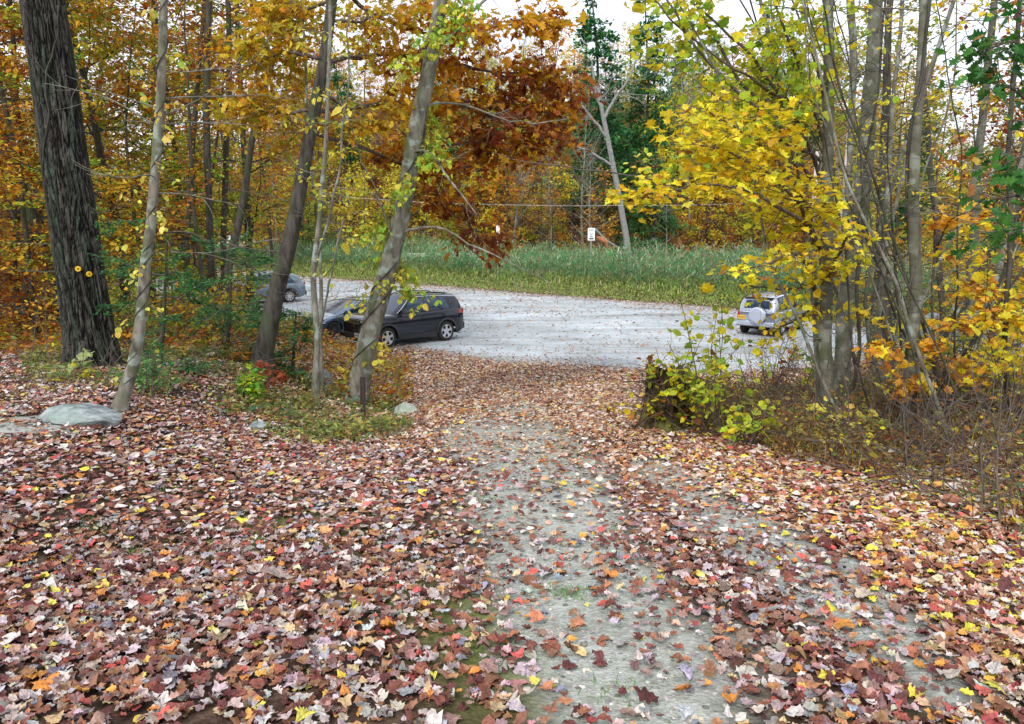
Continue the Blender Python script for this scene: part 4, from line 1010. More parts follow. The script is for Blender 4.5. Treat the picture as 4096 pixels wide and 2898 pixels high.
for px, d, k, s, rz, lab in [(425, 73, 1, .55, 1, 'low golden tree rising over the reeds behind the leaning tree'), (447, 77, 3, .8, 2, 'olive green tree above the thin metal posts'), (486, 73, 1, .5, 3, 'small golden tree left of the small pale sign'), (503, 79, 1, .85, 4, 'tall golden tree under the rust oak sprays'),
        (542, 76, 3, .62, 5, 'low olive tree between the pale sign and the golden tree'), (563, 78, 1, .75, 6, 'golden tree left of the white sign'), (480, 84, 2, .9, 2.2, 'orange tree far behind the golden ones'), (572, 86, 3, .9, 2.6, 'olive tree behind the many stemmed bare tree'),
        (675, 75, 2, .42, 1.6, 'low orange bush like tree right of the bare leaning tree'), (705, 80, 1, .8, .6, 'golden tree behind the maple leaves'), (350, 76, 1, .7, .9, 'golden tree between the oak and the leaning tree'), (310, 78, 3, .8, 3.9, 'olive tree behind the reeds seen past the leaning oak')]:
    plant(F_[k], P_at(px, d), d, rz, s, lab, None)
for px, d, k, s, rz, lab in [(60, 21, 0, .95, 1, 'rust leafed tall tree just behind the massive oak'), (118, 24, 1, .95, 2, 'olive leafed tall tree seen between the massive oak and the spiralled tree'), (148, 32, 2, 1.0, 3, 'orange and green tall tree behind the spiralled tree'), (15, 26, 0, 1.0, 4, 'rust leafed tall tree at the picture edge beyond the oak'),
        (95, 38, 1, 1.1, 5, 'olive tall tree deep in the woods behind the massive oak'), (180, 30, 0, 1.0, 2.2, 'rust leafed tall tree in front of the distant cars'), (238, 62, 2, 1.1, .4, 'orange and green tall tree beyond the far end of the lot'), (205, 66, 1, 1.1, .9, 'olive tall tree beyond the distant white cars'), (272, 68, 0, 1.0, 1.9, 'rust tall tree beyond the lot seen left of the leaning oak')]:
    plant(C_[k], P_at(px, d), d, rz, s, lab, None)
# right-hand woods beyond the lot's end and down the bank
placed = []; cnt = 0
for _ in range(900):
    y = rng.uniform(17, 60); x = rng.uniform(.44, .74)*y
    if poly_sd(np.array([x]), np.array([y]), LOT)[0] > -.8 and y > 22: continue
    if y < 26 and x/y < .52: continue
    if not free(x, y, 3.4): continue
    k = rng.choice(5, p=[.06, .04, .34, .42, .14])
    plant(B_[k], x, y, rng.uniform(0, 6.28), rng.uniform(.5, .95), bk[k]+' leafed young tree in the thicket beyond the boulders', 'young trees in the thicket'); cnt += 1
    if cnt > 26: break
for _ in range(300):
    y = rng.uniform(38, 72); x = rng.uniform(.42, .72)*y
    if poly_sd(np.array([x]), np.array([y]), LOT)[0] > -2: continue
    if not free(x, y, 4): continue
    k = rng.choice(4, p=[.2, .4, .1, .3])
    plant(F_[k], x, y, rng.uniform(0, 6.28), rng.uniform(.7, 1.05), fk[k]+' autumn tree past the right end of the lot', 'autumn trees past the lot end'); cnt += 1
    if cnt > 27: break
RD = proto('maple_tree', 251, pal=P_RED+[(2, ORA)], H=12, r0=.12, bark=BARK_DARK, limb=34, size=.16, T=T_QUAD, per_m=11, t0=.35, L0=3.6, L1=1.4, el=.2, nt=9, flat=.25, spread=.14)
plant(RD, 13.2, 22, .3, 1.0, 'red leafed maple whose crown hangs over the grey trees near the picture corner', None)
plant(B_[3], 9.4, 19.5, 1.0, .95, 'golden beech just behind the vined grey trunk', None)
plant(B_[2], 11.6, 20, 2.2, .9, 'olive leafed beech behind the slim grey trunk', None)
plant(C_[1], 12.5, 27.5, 2.2, .85, 'tall olive tree rising behind the slim grey trunk', None)
plant(C_[0], 16.5, 24, 1.2, .8, 'red brown tall tree at the right with its crown above the thicket', None)

# ------------------------------------------------------------------ hemlock saplings and shrubs near the trail
HEM = dict(per_m=55, spread=.03, size=.06, pal=P_HEM, T=T_QUAD, droop=.1, tilt=.3)
hl = dict(n=34, L=1.9, r=.012, el=.05, t0=.05, nt=14, flat=.12, leaf=HEM)
for i, (pts, lab, dd) in enumerate([([(160, 384, 2.4), (163, 330, 2.2), (166, 280, 1.6), (168, 225, .8)], 'small green hemlock just right of the spiralled grey tree', 12.5),
                                    ([(226, 380, 2.4), (228, 340, 2.0), (230, 290, 1.5), (232, 245, .8)], 'small green hemlock at the foot of the dark thin trunks', 15),
                                    ([(292, 398, 2.0), (293, 370, 1.8), (294, 340, 1.4), (296, 312, .8)], 'low green hemlock by the leaning oak', 14.5)]):
    o, _, _ = near_tree('hemlock_sapling', lab, pts, BARK_DARK, k=7, auto=dict(hl, L=[1.1, 1.5, .8][i], n=[18, 20, 12][i], nt=9), seed=420+i, depth=dd, group=None); settle(o)
def shrub(name, label, px, py, h, n, L, leaf, seed, lean=(0, 0), group=None, bark=None, spread=.5, d=None, nt=5):
    rng = rs(seed)
    b = ghit(px, py) if d is None else np.array([ray(px, py)[0]/ray(px, py)[1]*d, d, float(tz(ray(px, py)[0]/ray(px, py)[1]*d, d))])
    root = empty(name, tuple(b), 0, label, 'shrub', group); br = []; lv = []
    for i in range(n):
        q = b+np.array([rng.normal(0, .10), rng.normal(0, .10), -.03])
        B = wander(q, (lean[0]+rng.normal(0, spread), lean[1]+rng.normal(0, spread), 1), h*rng.uniform(.5, 1.1), 8, rng, .12, -.01)
        br.append((B, np.linspace(.011, .003, 9))); tw = twigs_on(B, .011, rng, nt, L, .8, .25); br += tw
        if leaf:
            f = foliage(tw+[(B[4:], None)], rng, **leaf)
            if f: lv.append(f)
    crown_obj(br, lv, root, bark or BARK_TWIG, 4, 'foliage')
    settle(root); return root
SG = dict(per_m=26, spread=.04, size=.095, pal=P_YG, T=T_ROUND, droop=.2, tilt=.5)
shrub('yellow_shrub', 'yellow green shrub growing out of the dark rotten stump', 682, 431, 1.5, 13, .5, dict(SG, per_m=11), 500, lean=(.08, 0), spread=.24)
shrub('yellow_shrub', 'tall thin yellow green shrub right behind the stump', 712, 436, 2.1, 7, .4, dict(SG, per_m=14), 501, lean=(-.05, 0), spread=.16)
shrub('yellow_shrub', 'low yellow shrub on the bank between the stump and the straight trunk', 745, 448, .8, 8, .35, dict(SG, pal=P_YG, per_m=10), 502, spread=.5)
shrub('green_shrub', 'bright green sprouts at the foot of the straight grey trunk', 828, 398, .9, 5, .3, dict(SG, pal=P_GRN, size=.10, per_m=22), 503, spread=.4)
shrub('yellow_shrub', 'pale yellow leaf spray below the bright green sprouts', 832, 440, .7, 5, .3, dict(SG, pal=P_BITTER, per_m=15), 504, spread=.5)
shrub('yellow_shrub', 'yellow leafed shrub leaning over the bank edge by the boulders', 985, 405, 2.2, 12, .6, dict(SG, pal=P_YEL, size=.075, per_m=22), 505, spread=.4)
shrub('yellow_shrub', 'yellow green shrub in front of the boulders', 948, 412, 1.5, 10, .5, dict(SG, pal=P_OLIVE+[(4, YEL)], size=.07, per_m=22), 506, spread=.45)
shrub('yellow_shrub', 'yellow shrub at the picture edge above the tangled bank', 1015, 430, 2.6, 12, .7, dict(SG, pal=P_YEL, size=.085, per_m=20), 507, spread=.35)
shrub('bare_shrub', 'bare twiggy shrub with a few dry brown leaves in front of the silver off-roader', 770, 402, 1.7, 8, .6, dict(SG, pal=[(1, BRN), (1, RUST)], per_m=2, size=.08), 508, spread=.35)
shrub('yellow_shrub', 'yellow and brown leafed shrub below the silver off-roader rear wheel', 790, 372, 1.3, 8, .4, dict(SG, pal=P_OLIVE+[(3, GOLD)], per_m=16, size=.07), 509, spread=.4)
shrub('olive_shrub', 'yellow green leafed shrub in the woods before the slate crossover', 228, 372, 2.0, 12, .7, dict(SG, pal=[(3, (.45, .48, .05)), (3, (.6, .5, .06)), (2, OLV)], T=T_OVAL, size=.085, per_m=22), 510, spread=.3, d=16)
shrub('olive_shrub', 'olive leafed shrub between the spiralled tree and the massive oak', 128, 360, 2.6, 14, .7, dict(SG, pal=[(3, OLV), (3, (.25, .34, .04)), (2, (.5, .45, .05))], T=T_OVAL, size=.08, per_m=22), 511, spread=.3, d=16)
shrub('green_shrub', 'narrow leafed green plant at the foot of the spiralled grey tree', 142, 396, .8, 9, .2, dict(SG, pal=[(4, (.10, .26, .08)), (2, (.2, .36, .08))], T=T_OVAL, size=.06, per_m=50), 512, spread=.3)
shrub('green_shrub', 'low bright yellow green plant in the weeds by the leaning oak', 246, 398, .55, 8, .25, dict(SG, pal=P_GRN, size=.07, per_m=36), 513, spread=.5)
shrub('rust_shrub', 'small shrub with dark red leaves at the foot of the leaning oak', 268, 388, .5, 5, .25, dict(SG, pal=P_RED, size=.11, per_m=14, T=T_OAK), 514, spread=.5)
shrub('green_shrub', 'small seedling with big pale leaves against the massive oak', 86, 378, .55, 5, .2, dict(SG, pal=[(3, (.42, .52, .22)), (1, YEL)], size=.11, per_m=12), 515, spread=.5)
shrub('brown_shrub', 'dry brown leafed brush in front of the blue grey hatchback wheel', 325, 352, 1.1, 9, .4, dict(SG, pal=[(2, BRN), (2, (.30, .18, .10)), (1, RUST)], size=.09, per_m=20), 516, spread=.4, d=24)
shrub('olive_shrub', 'olive and gold brush before the hatchback and the leaning tree', 300, 362, 1.0, 12, .4, dict(SG, pal=P_OLIVE, size=.07, per_m=26), 517, spread=.5, d=21)
shrub('olive_shrub', 'olive brush between the slate crossover and the hatchback', 262, 352, 1.0, 10, .5, dict(SG, pal=P_OLIVE+[(2, RUST)], size=.08, per_m=24), 518, spread=.4, d=23)
# ------------------------------------------------------------------ vehicles
def paint(name, col, metal=.3, rough=.28): return pbr(name, col, rough, metal, .5, coat=1.0)
GLASS = pbr('car_glass', (.008, .03, .07), .03, 0, .6, ior=1.6)  # blue of the reflected sky is put into the base colour
TYRE = pbr('tyre_rubber', (.02, .02, .02), .85, bump=.3, bscale=60)
ALLOY = pbr('alloy', (.62, .63, .65), .3, .9)
BLACKP = pbr('black_plastic', (.022, .023, .025), .55)
CHROME = pbr('chrome', (.8, .82, .85), .12, 1.0)
LAMPG = pbr('lamp_glass', (.55, .58, .62), .1, .2, coat=1)
LAMPR = pbr('tail_lamp', (.35, .01, .015), .15, coat=1)
DARKIN = pbr('wheel_well', (.008, .008, .008), .9)
PLATE_Y = pbr('plate_yellow', (.75, .42, .02), .5); PLATE_W = pbr('plate_white', (.75, .75, .72), .5); INK = pbr('plate_ink', (.02, .03, .10), .6)

def wheel(root, x, y, r, w, spokes, side, rimcol=None):
    """side +1: outer face toward +y"""
    t = MB(); h = w/2
    t.lathe([(r*.62, -h), (r*.9, -h), (r*.985, -h*.72), (r, -h*.3), (r, h*.3), (r*.985, h*.72), (r*.9, h), (r*.66, h*.96), (r*.64, h*.6), (r*.62, -h)], n=36)
    to = t.build('wheel', TYRE, root, smooth=True)
    d = MB(); s = side
    d.lathe([(r*.65, h*.9*s), (r*.67, h*.99*s), (r*.62, h*.97*s), (r*.60, h*.5*s)], n=36)
    nsp = spokes
    for i in range(nsp):
        a = i*2*pi/nsp+.3; ca, sa = cos(a), sin(a)
        for q0, q1, w0, w1, y0, y1 in [(r*.10, r*.38, .050, .040, .84, .86), (r*.38, r*.62, .040, .062 if nsp < 7 else .035, .86, .94)]:
            if nsp >= 7: w0 *= .6; w1 *= .7
            ww0 = w0*r/.34; ww1 = w1*r/.34
            P = []
            for q, ww in ((q0, ww0), (q1, ww1)):
                for sg in (-1, 1):
                    P.append((ca*q-sa*ww*sg, (y0 if q == q0 else y1)*h*s, sa*q+ca*ww*sg)); 
            for q, ww in ((q0, ww0*.8), (q1, ww1*.8)):
                for sg in (-1, 1): P.append((ca*q-sa*ww*sg, .5*h*s, sa*q+ca*ww*sg))
            d.add(P, [[0, 1, 3, 2], [4, 6, 7, 5], [0, 2, 6, 4], [1, 5, 7, 3], [0, 4, 5, 1], [2, 3, 7, 6]])
    d.lathe([(0.001, h*.88*s), (r*.10, h*.88*s), (r*.14, h*.80*s), (r*.14, h*.4*s)], n=16)
    d.build('rim', rimcol or ALLOY, to)
    b = MB(); b.lathe([(0.001, h*.35*s), (r*.62, h*.35*s)], n=24); b.lathe([(0.001, -h*.5*s), (r*.62, -h*.5*s)], n=24); b.build('recess_shade_disc', DARKIN, to)  # near-black discs stand in for the shade in the recess behind the spokes
    to.location = (x, y, r)
    return to

def vehicle(name, label, cat, pos, heading, sp, group=None):
    L, Wd, H = sp['L'], sp['W'], sp['H']; wr = sp['wr']; xf, xr = sp['xf'], sp['xr']
    body = sp['body']; m_body = sp['paint']; clad = sp.get('clad', None)
    root = empty(name, pos, heading, label, cat, group)
    hwm = Wd/2
    xF, xR = L/2, -L/2
    top = np.array(sp['top'])            # (x, z) shoulder/hood/tail line front..rear sorted by x
    def ztop(x): return np.interp(x, top[:, 0], top[:, 1])
    bot = np.array(sp.get('bot', [(xR, .42), (xR+.25, .30), (xr-.5, .26), (0, .24), (xf+.5, .24), (xF-.2, .24), (xF, .34)]))
    ra = wr+.055
    def zlow(x):
        z = np.interp(x, bot[:, 0], bot[:, 1])
        for c in (xf, xr):
            q = ra*ra-(x-c)**2
            z = np.where(q > 0, np.maximum(z, wr+np.sqrt(np.maximum(q, 0))*.98), z)
        return z
    def hw(x):
        f = np.clip((x-(xF-.75))/.75, 0, 1); b = np.clip(((xR+.55)-x)/.55, 0, 1)
        return hwm*(1-sp.get('nf', .20)*f**2.4-sp.get('nb', .13)*b**2.6)
    def ys(x, t, z):                     # side surface, t 0 bottom..1 top
        bar = 1-.055*np.clip((.35-t)/.35, 0, 1)**2-.05*np.clip((t-.55)/.45, 0, 1)**2-.10*np.clip((t-.93)/.07, 0, 1)**2
        return hw(x)*bar
    xs = np.unique(np.concatenate([np.linspace(xR, xF, 60), *[np.concatenate([np.linspace(c-ra, c+ra, 23), [c-ra-.004, c+ra+.004]]) for c in (xf, xr)], [xF-.02, xF-.06, xR+.02, xR+.06]]))
    xs = xs[(xs >= xR) & (xs <= xF)]
    rows = np.concatenate([np.linspace(0, .9, 9), [.95, .985, 1.0]]); nr = len(rows)
    V = []; F = []
    for sgn in (1, -1):
        zl, zt = zlow(xs), ztop(xs)
        zl = np.minimum(zl, zt-.03)
        for t in rows:
            z = zl+(zt-zl)*t; V.append(np.stack([xs, sgn*ys(xs, (z-.2)/(zt-.2), z), z+(0)*xs], 1))
    V = np.stack(V); nx_ = len(xs)
    idx = np.arange(2*nr*nx_).reshape(2, nr, nx_)
    for s_ in (0, 1):
        q = idx[s_]
        Q = np.stack([q[:-1, :-1], q[:-1, 1:], q[1:, 1:], q[1:, :-1]], -1).reshape(-1, 4)
        F += (Q[:, ::-1] if s_ == 0 else Q).tolist()
    Vl = [V.reshape(-1, 3)]; off = V.size//3
    # top deck with crown
    nc = 9; tt = np.linspace(1, -1, nc); T = []
    ye = np.abs(V[nr-1, :, 1])
    for t in tt: T.append(np.stack([xs, ye*t, ztop(xs)+.035*(1-t*t)], 1))
    T = np.stack(T); Vl.append(T.reshape(-1, 3)); ti = np.arange(nc*nx_).reshape(nc, nx_)+off; off += T.size//3
    Q = np.stack([ti[:-1, :-1], ti[1:, :-1], ti[1:, 1:], ti[:-1, 1:]], -1).reshape(-1, 4); F += Q.tolist()
    # end caps (nose and tail)
    for e, s_ in ((nx_-1, 1), (0, -1)):
        a = idx[0][:, e]; b = idx[1][:, e]
        for i in range(nr-1): F.append([a[i], a[i+1], b[i+1], b[i]] if s_ < 0 else [a[i], b[i], b[i+1], a[i+1]])
        F.append([a[-1], *ti[1:-1, e], b[-1]][::s_])
    bo = mesh_obj('body', np.concatenate(Vl), F, m_body, root, smooth=True)
    md = bo.modifiers.new('w', 'WELD'); md.merge_threshold = .002
    # floor pan and wheel wells
    u = MB(); u.box((0, 0, .33), (L/2-.35, hwm-.16, .07))
    for c in (xf, xr):
        for s_ in (1, -1): u.box((c, s_*(hwm-.26), wr+.17), (ra*.96, .16, .235))
    u.build('underbody', DARKIN, root)
    # greenhouse
    gh = np.array(sp['roof'])            # (x,z) from rear base to windscreen base
    g0, g1 = gh[0, 0], gh[-1, 0]; gx_ = np.unique(np.concatenate([np.linspace(g0, g1, 50), gh[:, 0]]))
    def zr(x): return np.interp(x, gh[:, 0], gh[:, 1])
    tum = sp.get('tumble', .42)
    def ysg(x, z):
        zb = ztop(x); base = hw(x)*.915
        top_ = np.clip((z-(zr(x)-.07))/.07, 0, 1)
        return base-tum*(z-zb)*np.clip((z-zb)/.5, .35, 1)-.09*top_**2
    gr_ = np.concatenate([np.linspace(0, .85, 6), [.92, .97, 1.0]]); GV = []; GF = []
    for sgn in (1, -1):
        for t in gr_:
            zb = ztop(gx_)-.03; zt = np.maximum(zr(gx_), zb+.004); z = zb+(zt-zb)*t
            GV.append(np.stack([gx_, sgn*ysg(gx_, z), z], 1))
    GV = np.stack(GV); ng = len(gx_); gi = np.arange(GV.shape[0]*ng).reshape(2, len(gr_), ng)
    for s_ in (0, 1):
        q = gi[s_]; Q = np.stack([q[:-1, :-1], q[:-1, 1:], q[1:, 1:], q[1:, :-1]], -1).reshape(-1, 4); GF += (Q[:, ::-1] if s_ == 0 else Q).tolist()
    off = GV.size//3; yt = np.abs(GV[len(gr_)-1, :, 1]); T = []
    zt = np.maximum(zr(gx_), ztop(gx_)-.026)
    for t in tt: T.append(np.stack([gx_, yt*t, zt+.03*(1-t*t)], 1))
    T = np.stack(T); ti = np.arange(nc*ng).reshape(nc, ng)+off
    GF += np.stack([ti[:-1, :-1], ti[1:, :-1], ti[1:, 1:], ti[:-1, 1:]], -1).reshape(-1, 4).tolist()
    go = mesh_obj('cabin', np.concatenate([GV.reshape(-1, 3), T.reshape(-1, 3)]), GF, m_body, root, smooth=True)
    md = go.modifiers.new('w', 'WELD'); md.merge_threshold = .002
    # glass on the top surface (windscreen, rear glass)
    def topglass(nm, xa, xb, k=.88, mat=GLASS, lift=.006, mat2=None):
        X = np.linspace(xa, xb, 8); U = np.linspace(-1, 1, 9); PV = []
        slope = (zr(xb)-zr(xa))/(xb-xa); n_ = np.array([-slope, 1]); n_ = n_/np.linalg.norm(n_); n_ = n_ if n_[1] > 0 else -n_
        for x_ in X:
            yy = np.interp(x_, gx_, yt)*k
            for t in U: PV.append((x_+n_[0]*lift, yy*t, np.interp(x_, gx_, zt)+.03*(1-(t*k)**2)+n_[1]*lift))
        Q = [[i*9+j, i*9+j+1, (i+1)*9+j+1, (i+1)*9+j] for i in range(7) for j in range(8)]
        if xb > xa: Q = [q[::-1] for q in Q]
        return mesh_obj(nm, PV, Q, mat, root, smooth=True)
    topglass('windscreen', *sp['ws'])
    topglass('rear_window', *sp['rw'], k=.84)
    # side glass
    def sideglass(xa, xb, sgn, nm='side_window', pad=(.045, .085), za=None, mat=GLASS, out_=.006, xat=None, xbt=None):
        n = 10; PV = []
        for i in range(n):
            u_ = i/(n-1)
            for v in np.linspace(0, 1, 5):
                xa_ = xa+((xat if xat is not None else xa)-xa)*v; xb_ = xb+((xbt if xbt is not None else xb)-xb)*v
                x_ = xa_+(xb_-xa_)*u_
                zb = float(ztop(x_))+pad[0]; zt_ = max(float(zr(x_))-pad[1], zb+.002)
                z = zb+(zt_-zb)*v
                PV.append((x_, sgn*(float(ysg(np.array(x_), np.array(z)))+out_), z))
        Q = [[i*5+j, i*5+j+1, (i+1)*5+j+1, (i+1)*5+j] for i in range(n-1) for j in range(4)]
        if sgn > 0: Q = [q[::-1] for q in Q]
        return mesh_obj(nm, PV, Q, mat, root, smooth=True)
    for sgn in (1, -1):
        # black surround first, panes proud of it
        a, b_, at_, bt_ = sp['dlo']
        sideglass(a, b_, sgn, 'window_trim', (.025, .066), out_=.003, xat=at_, xbt=bt_, mat=sp.get('trimmat', BLACKP))
        for (xa, xb, xat, xbt) in sp['panes']: sideglass(xa, xb, sgn, xat=xat, xbt=xbt)
    # helpers on the body side
    def side_patch(mb, xa, xb, za, zb, sgn, out_=.006, n=10):
        X = np.linspace(xa, xb, n)
        for i in range(n-1):
            P = []
            for x_, z_ in ((X[i], za), (X[i+1], za), (X[i+1], zb), (X[i], zb)):
                zt_ = float(ztop(x_)); P.append((x_, sgn*(float(ys(np.array(x_), np.array((z_-.2)/(zt_-.2)), 0))+out_), z_))
            mb.add(P, [[0, 1, 2, 3][::(1 if sgn < 0 else -1)]])
    for sgn in (1, -1):
        g = MB()
        for xd in sp['doors']:
            side_patch(g, xd-.007, xd+.007, sp.get('sill', .36), float(ztop(xd))-.02, sgn, .004, 2)
        g.build('door_seam', DARKIN, root)
        for xh in sp['handles']:
            zb = float(ztop(xh))-.12; y_ = float(ys(np.array(xh), np.array((zb-.2)/(float(ztop(xh))-.2)), 0))
            MB().box((xh, sgn*(y_+.022), zb), (.095, .014, .016)).build('door_handle', sp.get('hmat', m_body), root, bevel=.006)
        if sp.get('clad'):
            c_ = MB(); side_patch(c_, xr+ra+.03, xf-ra-.03, .25, .42, sgn, .016, 12); c_.build('sill_cladding', BLACKP, root)
            for c in (xf, xr):
                k = MB(); aa = np.linspace(-.12, pi+.12, 22)
                for a0, a1 in zip(aa[:-1], aa[1:]):
                    P = []
                    for q, a_ in ((ra-.005, a0), (ra-.005, a1), (ra+.075, a1), (ra+.075, a0)):
                        X_ = c+q*cos(a_); Z_ = wr+q*sin(a_); zt_ = float(ztop(X_)); P.append((X_, sgn*(float(ys(np.array(X_), np.array((Z_-.2)/(zt_-.2)), 0))+.018), Z_))
                    k.add(P, [[0, 1, 2, 3][::(1 if sgn < 0 else -1)]])
                ka = k.build('arch_cladding', BLACKP, root, smooth=True); ka.modifiers.new('w', 'WELD').merge_threshold = .001
                sm = ka.modifiers.new('s', 'SOLIDIFY'); sm.thickness = .02; sm.offset = 0
        # mirrors
        xm = sp['mirror']; zm = float(ztop(xm))+.09
        mr = MB(); mr.box((xm, sgn*(hwm*.93+.10), zm), (.075, .10, .068), taper=.86); mr.box((xm+.02, sgn*(hwm*.93-.01), zm-.05), (.035, .06, .02))
        mr.build('wing_mirror', sp.get('mmat', m_body), root, bevel=.02)
        # lamps: wrap round the corner
        hl = sp['hl']; k = MB(); side_patch(k, xF-hl[0], xF-.02, hl[1], hl[2], sgn, .008, 6)
        yy = float(hw(np.array(xF))); k.add([(xF+.008, sgn*yy*.97, hl[1]), (xF+.008, sgn*yy*hl[3], hl[1]+.01), (xF+.008, sgn*yy*hl[3], hl[2]-.01), (xF+.008, sgn*yy*.97, hl[2])], [[0, 1, 2, 3][::sgn]])
        k.build('headlight', LAMPG, root)
        tl = sp['tl']; k = MB(); side_patch(k, xR+.01, xR+tl[0], tl[1], tl[2], sgn, .010, 5)
        yy = float(hw(np.array(xR))); k.add([(xR-.008, sgn*yy*.98, tl[1]), (xR-.008, sgn*yy*tl[3], tl[1]), (xR-.008, sgn*yy*tl[3], tl[2]), (xR-.008, sgn*yy*.98, tl[2])], [[0, 1, 2, 3][::-sgn]])
        k.build('tail_light', LAMPR, root)
        for c in (xf, xr): wheel(root, c, sgn*(hwm-.115), wr, .215, sp.get('spokes', 5), sgn, sp.get('rim'))
        if sp.get('rails'):
            ra0, ra1 = sp['rails']; X = np.linspace(ra0, ra1, 12); pts = []
            for i, x_ in enumerate(X):
                yv = float(np.interp(x_, gx_, yt))*.93; pts.append((x_, sgn*yv, float(np.interp(x_, gx_, zt))+(.012 if i in (0, 11) else .045)))
            MB().tube(pts, .017, 6).build('roof_rail', sp.get('railmat', BLACKP), root, smooth=True)
    yy = float(hw(np.array(xF)))
    gz0, gz1 = sp['grille']; g = MB(); g.box((xF+.006, 0, (gz0+gz1)/2), (.014, yy*.66, (gz1-gz0)/2)); go_ = g.build('grille', BLACKP, root, bevel=.008)
    if sp.get('slots'):
        n = 7; sl = MB(); ww = yy*.62*2/n
        for i in range(n):
            yc = (i-(n-1)/2)*ww; zc = (gz0+gz1)/2; hh = (gz1-gz0)/2-.018
            for dy in (-1, 1): sl.box((xF+.024, yc+dy*(ww*.36), zc), (.006, .011, hh))
            for dz in (-1, 1): sl.box((xF+.024, yc, zc+dz*hh), (.006, ww*.36+.011, .010))
        sl.build('grille_surround', CHROME, go_)
    b_ = MB(); b_.box((xF-.005, 0, .44), (.035, yy*.93, .085)); b_.box((xF-.03, 0, .30), (.04, yy*.86, .045)); b_.build('front_bumper', BLACKP if sp.get('clad') else m_body, root, bevel=.02)
    yr = float(hw(np.array(xR)))
    rb = sp.get('rbump', (.38, .62)); b_ = MB(); b_.box((xR-.02, 0, sum(rb)/2), (.06, yr*.97, (rb[1]-rb[0])/2)); b_.build('rear_bumper', sp.get('bumpmat', BLACKP), root, bevel=.03)
    pf = MB().box((xF+.040, sp.get('pfy', 0), .47), (.005, .155, .078)).build('number_plate', sp.get('plate', PLATE_W), root)
    k = MB()
    for i in range(6): k.box((xF+.0465, sp.get('pfy', 0)+(i-2.5)*.043, .468), (.0015, .011, .028))
    k.build('plate_marks', INK, pf)
    if sp.get('antenna'): MB().tube([(sp['antenna'], 0, float(np.interp(sp['antenna'], gx_, zt))+.02), (sp['antenna']-.09, 0, float(np.interp(sp['antenna'], gx_, zt))+.30)], .006, 5).build('antenna', BLACKP, root)
    root['_h'] = 0; del root['_h']
    return root, dict(hw=hw, ztop=ztop, zr=zr, ysg=ysg, ys=ys, xR=xR, xF=xF, yt=yt, gx=gx_)

SUV = dict(L=4.40, W=1.83, H=1.64, wr=.365, xf=1.33, xr=-1.31, clad=True, slots=True, rails=(-1.55, .35), antenna=-1.35, spokes=5,
           top=[(-2.2, 1.08), (-2.1, 1.17), (-1.2, 1.17), (.9, 1.12), (1.5, 1.11), (1.95, 1.06), (2.12, .99), (2.2, .88)],
           roof=[(-2.14, 1.17), (-1.98, 1.52), (-1.86, 1.66), (-.9, 1.73), (0, 1.74), (.25, 1.70), (1.0, 1.13)],
           ws=(.92, .30), rw=(-2.12, -2.0), dlo=(-1.62, .86, -1.30, .26), panes=[(-1.06, -.42, -1.02, -.42), (-.34, .78, -.34, .20), (-1.50, -1.12, -1.28, -1.08)],
           doors=[-1.15, -.38, .82], handles=[-.85, .0], mirror=.68, hl=(.30, .92, 1.01, .70), tl=(.30, .98, 1.11, .55), grille=(.85, 1.0), mmat=BLACKP, body=None, pfy=.28)
suvp = pbr('paint_navy', (.0015, .004, .014), .12, .1, .4, coat=.55)
J, jf = vehicle('parked_suv', 'dark navy blue compact SUV with chrome window line, parked nearest the trail', 'car', (0, 0, 0), 0, dict(SUV, paint=suvp))
# chrome window line, door badge strip, roof panel in black
def windowline(root, jf, xs_, zpad, mat, r=.011):
    for sgn in (1, -1):
        pts = []
        for x_ in xs_:
            z = float(jf['zr'](x_))-zpad; z = max(z, float(jf['ztop'](x_))+.02)
            pts.append((x_, sgn*(float(jf['ysg'](np.array(x_), np.array(z)))+.010), z))
        MB().tube(pts, r, 6).build('window_line', mat, root, smooth=True)
windowline(J, jf, np.concatenate([np.linspace(.93, .27, 8), np.linspace(.1, -1.5, 9), [-1.72, -1.86]]), .062, CHROME)
for sgn in (1, -1): MB().box((.72, sgn*(.905), .70), (.20, .006, .010)).build('badge_strip', CHROME, J)
def roof_panel(root, jf, xa, xb, mat, k=.86):
    X = np.linspace(xa, xb, 10); PV = []
    for x_ in X:
        for t in np.linspace(-1, 1, 9): PV.append((x_, float(np.interp(x_, jf['gx'], jf['yt']))*k*t, float(jf['zr'](x_))+.03*(1-(t*k)**2)+.006))
    return mesh_obj('roof_panel', PV, [[i*9+j, i*9+j+1, (i+1)*9+j+1, (i+1)*9+j] for i in range(9) for j in range(8)], mat, root, smooth=True)
roof_panel(J, jf, .2, -1.6, pbr('roof_black', (.012, .012, .013), .25, coat=.6))
def place_near_side(root, p_front, xf, xr, y, heading, wr, anchor='mid'):
    """put the +y side wheels' mid point on the ground point p"""
    c, s = cos(heading), sin(heading)
    xm = (xf+xr)/2 if anchor == 'mid' else anchor
    root.rotation_euler[2] = heading
    root.location = (p_front[0]-(xm*c-y*s), p_front[1]-(xm*s+y*c), float(tz(p_front[0], p_front[1]))+.004)
HD = pi+radians(41)
place_near_side(J, ghit(418, 344.5), 1.33, -1.31, .90, HD, .365); J.scale = (1.03, 1.03, 1.08)

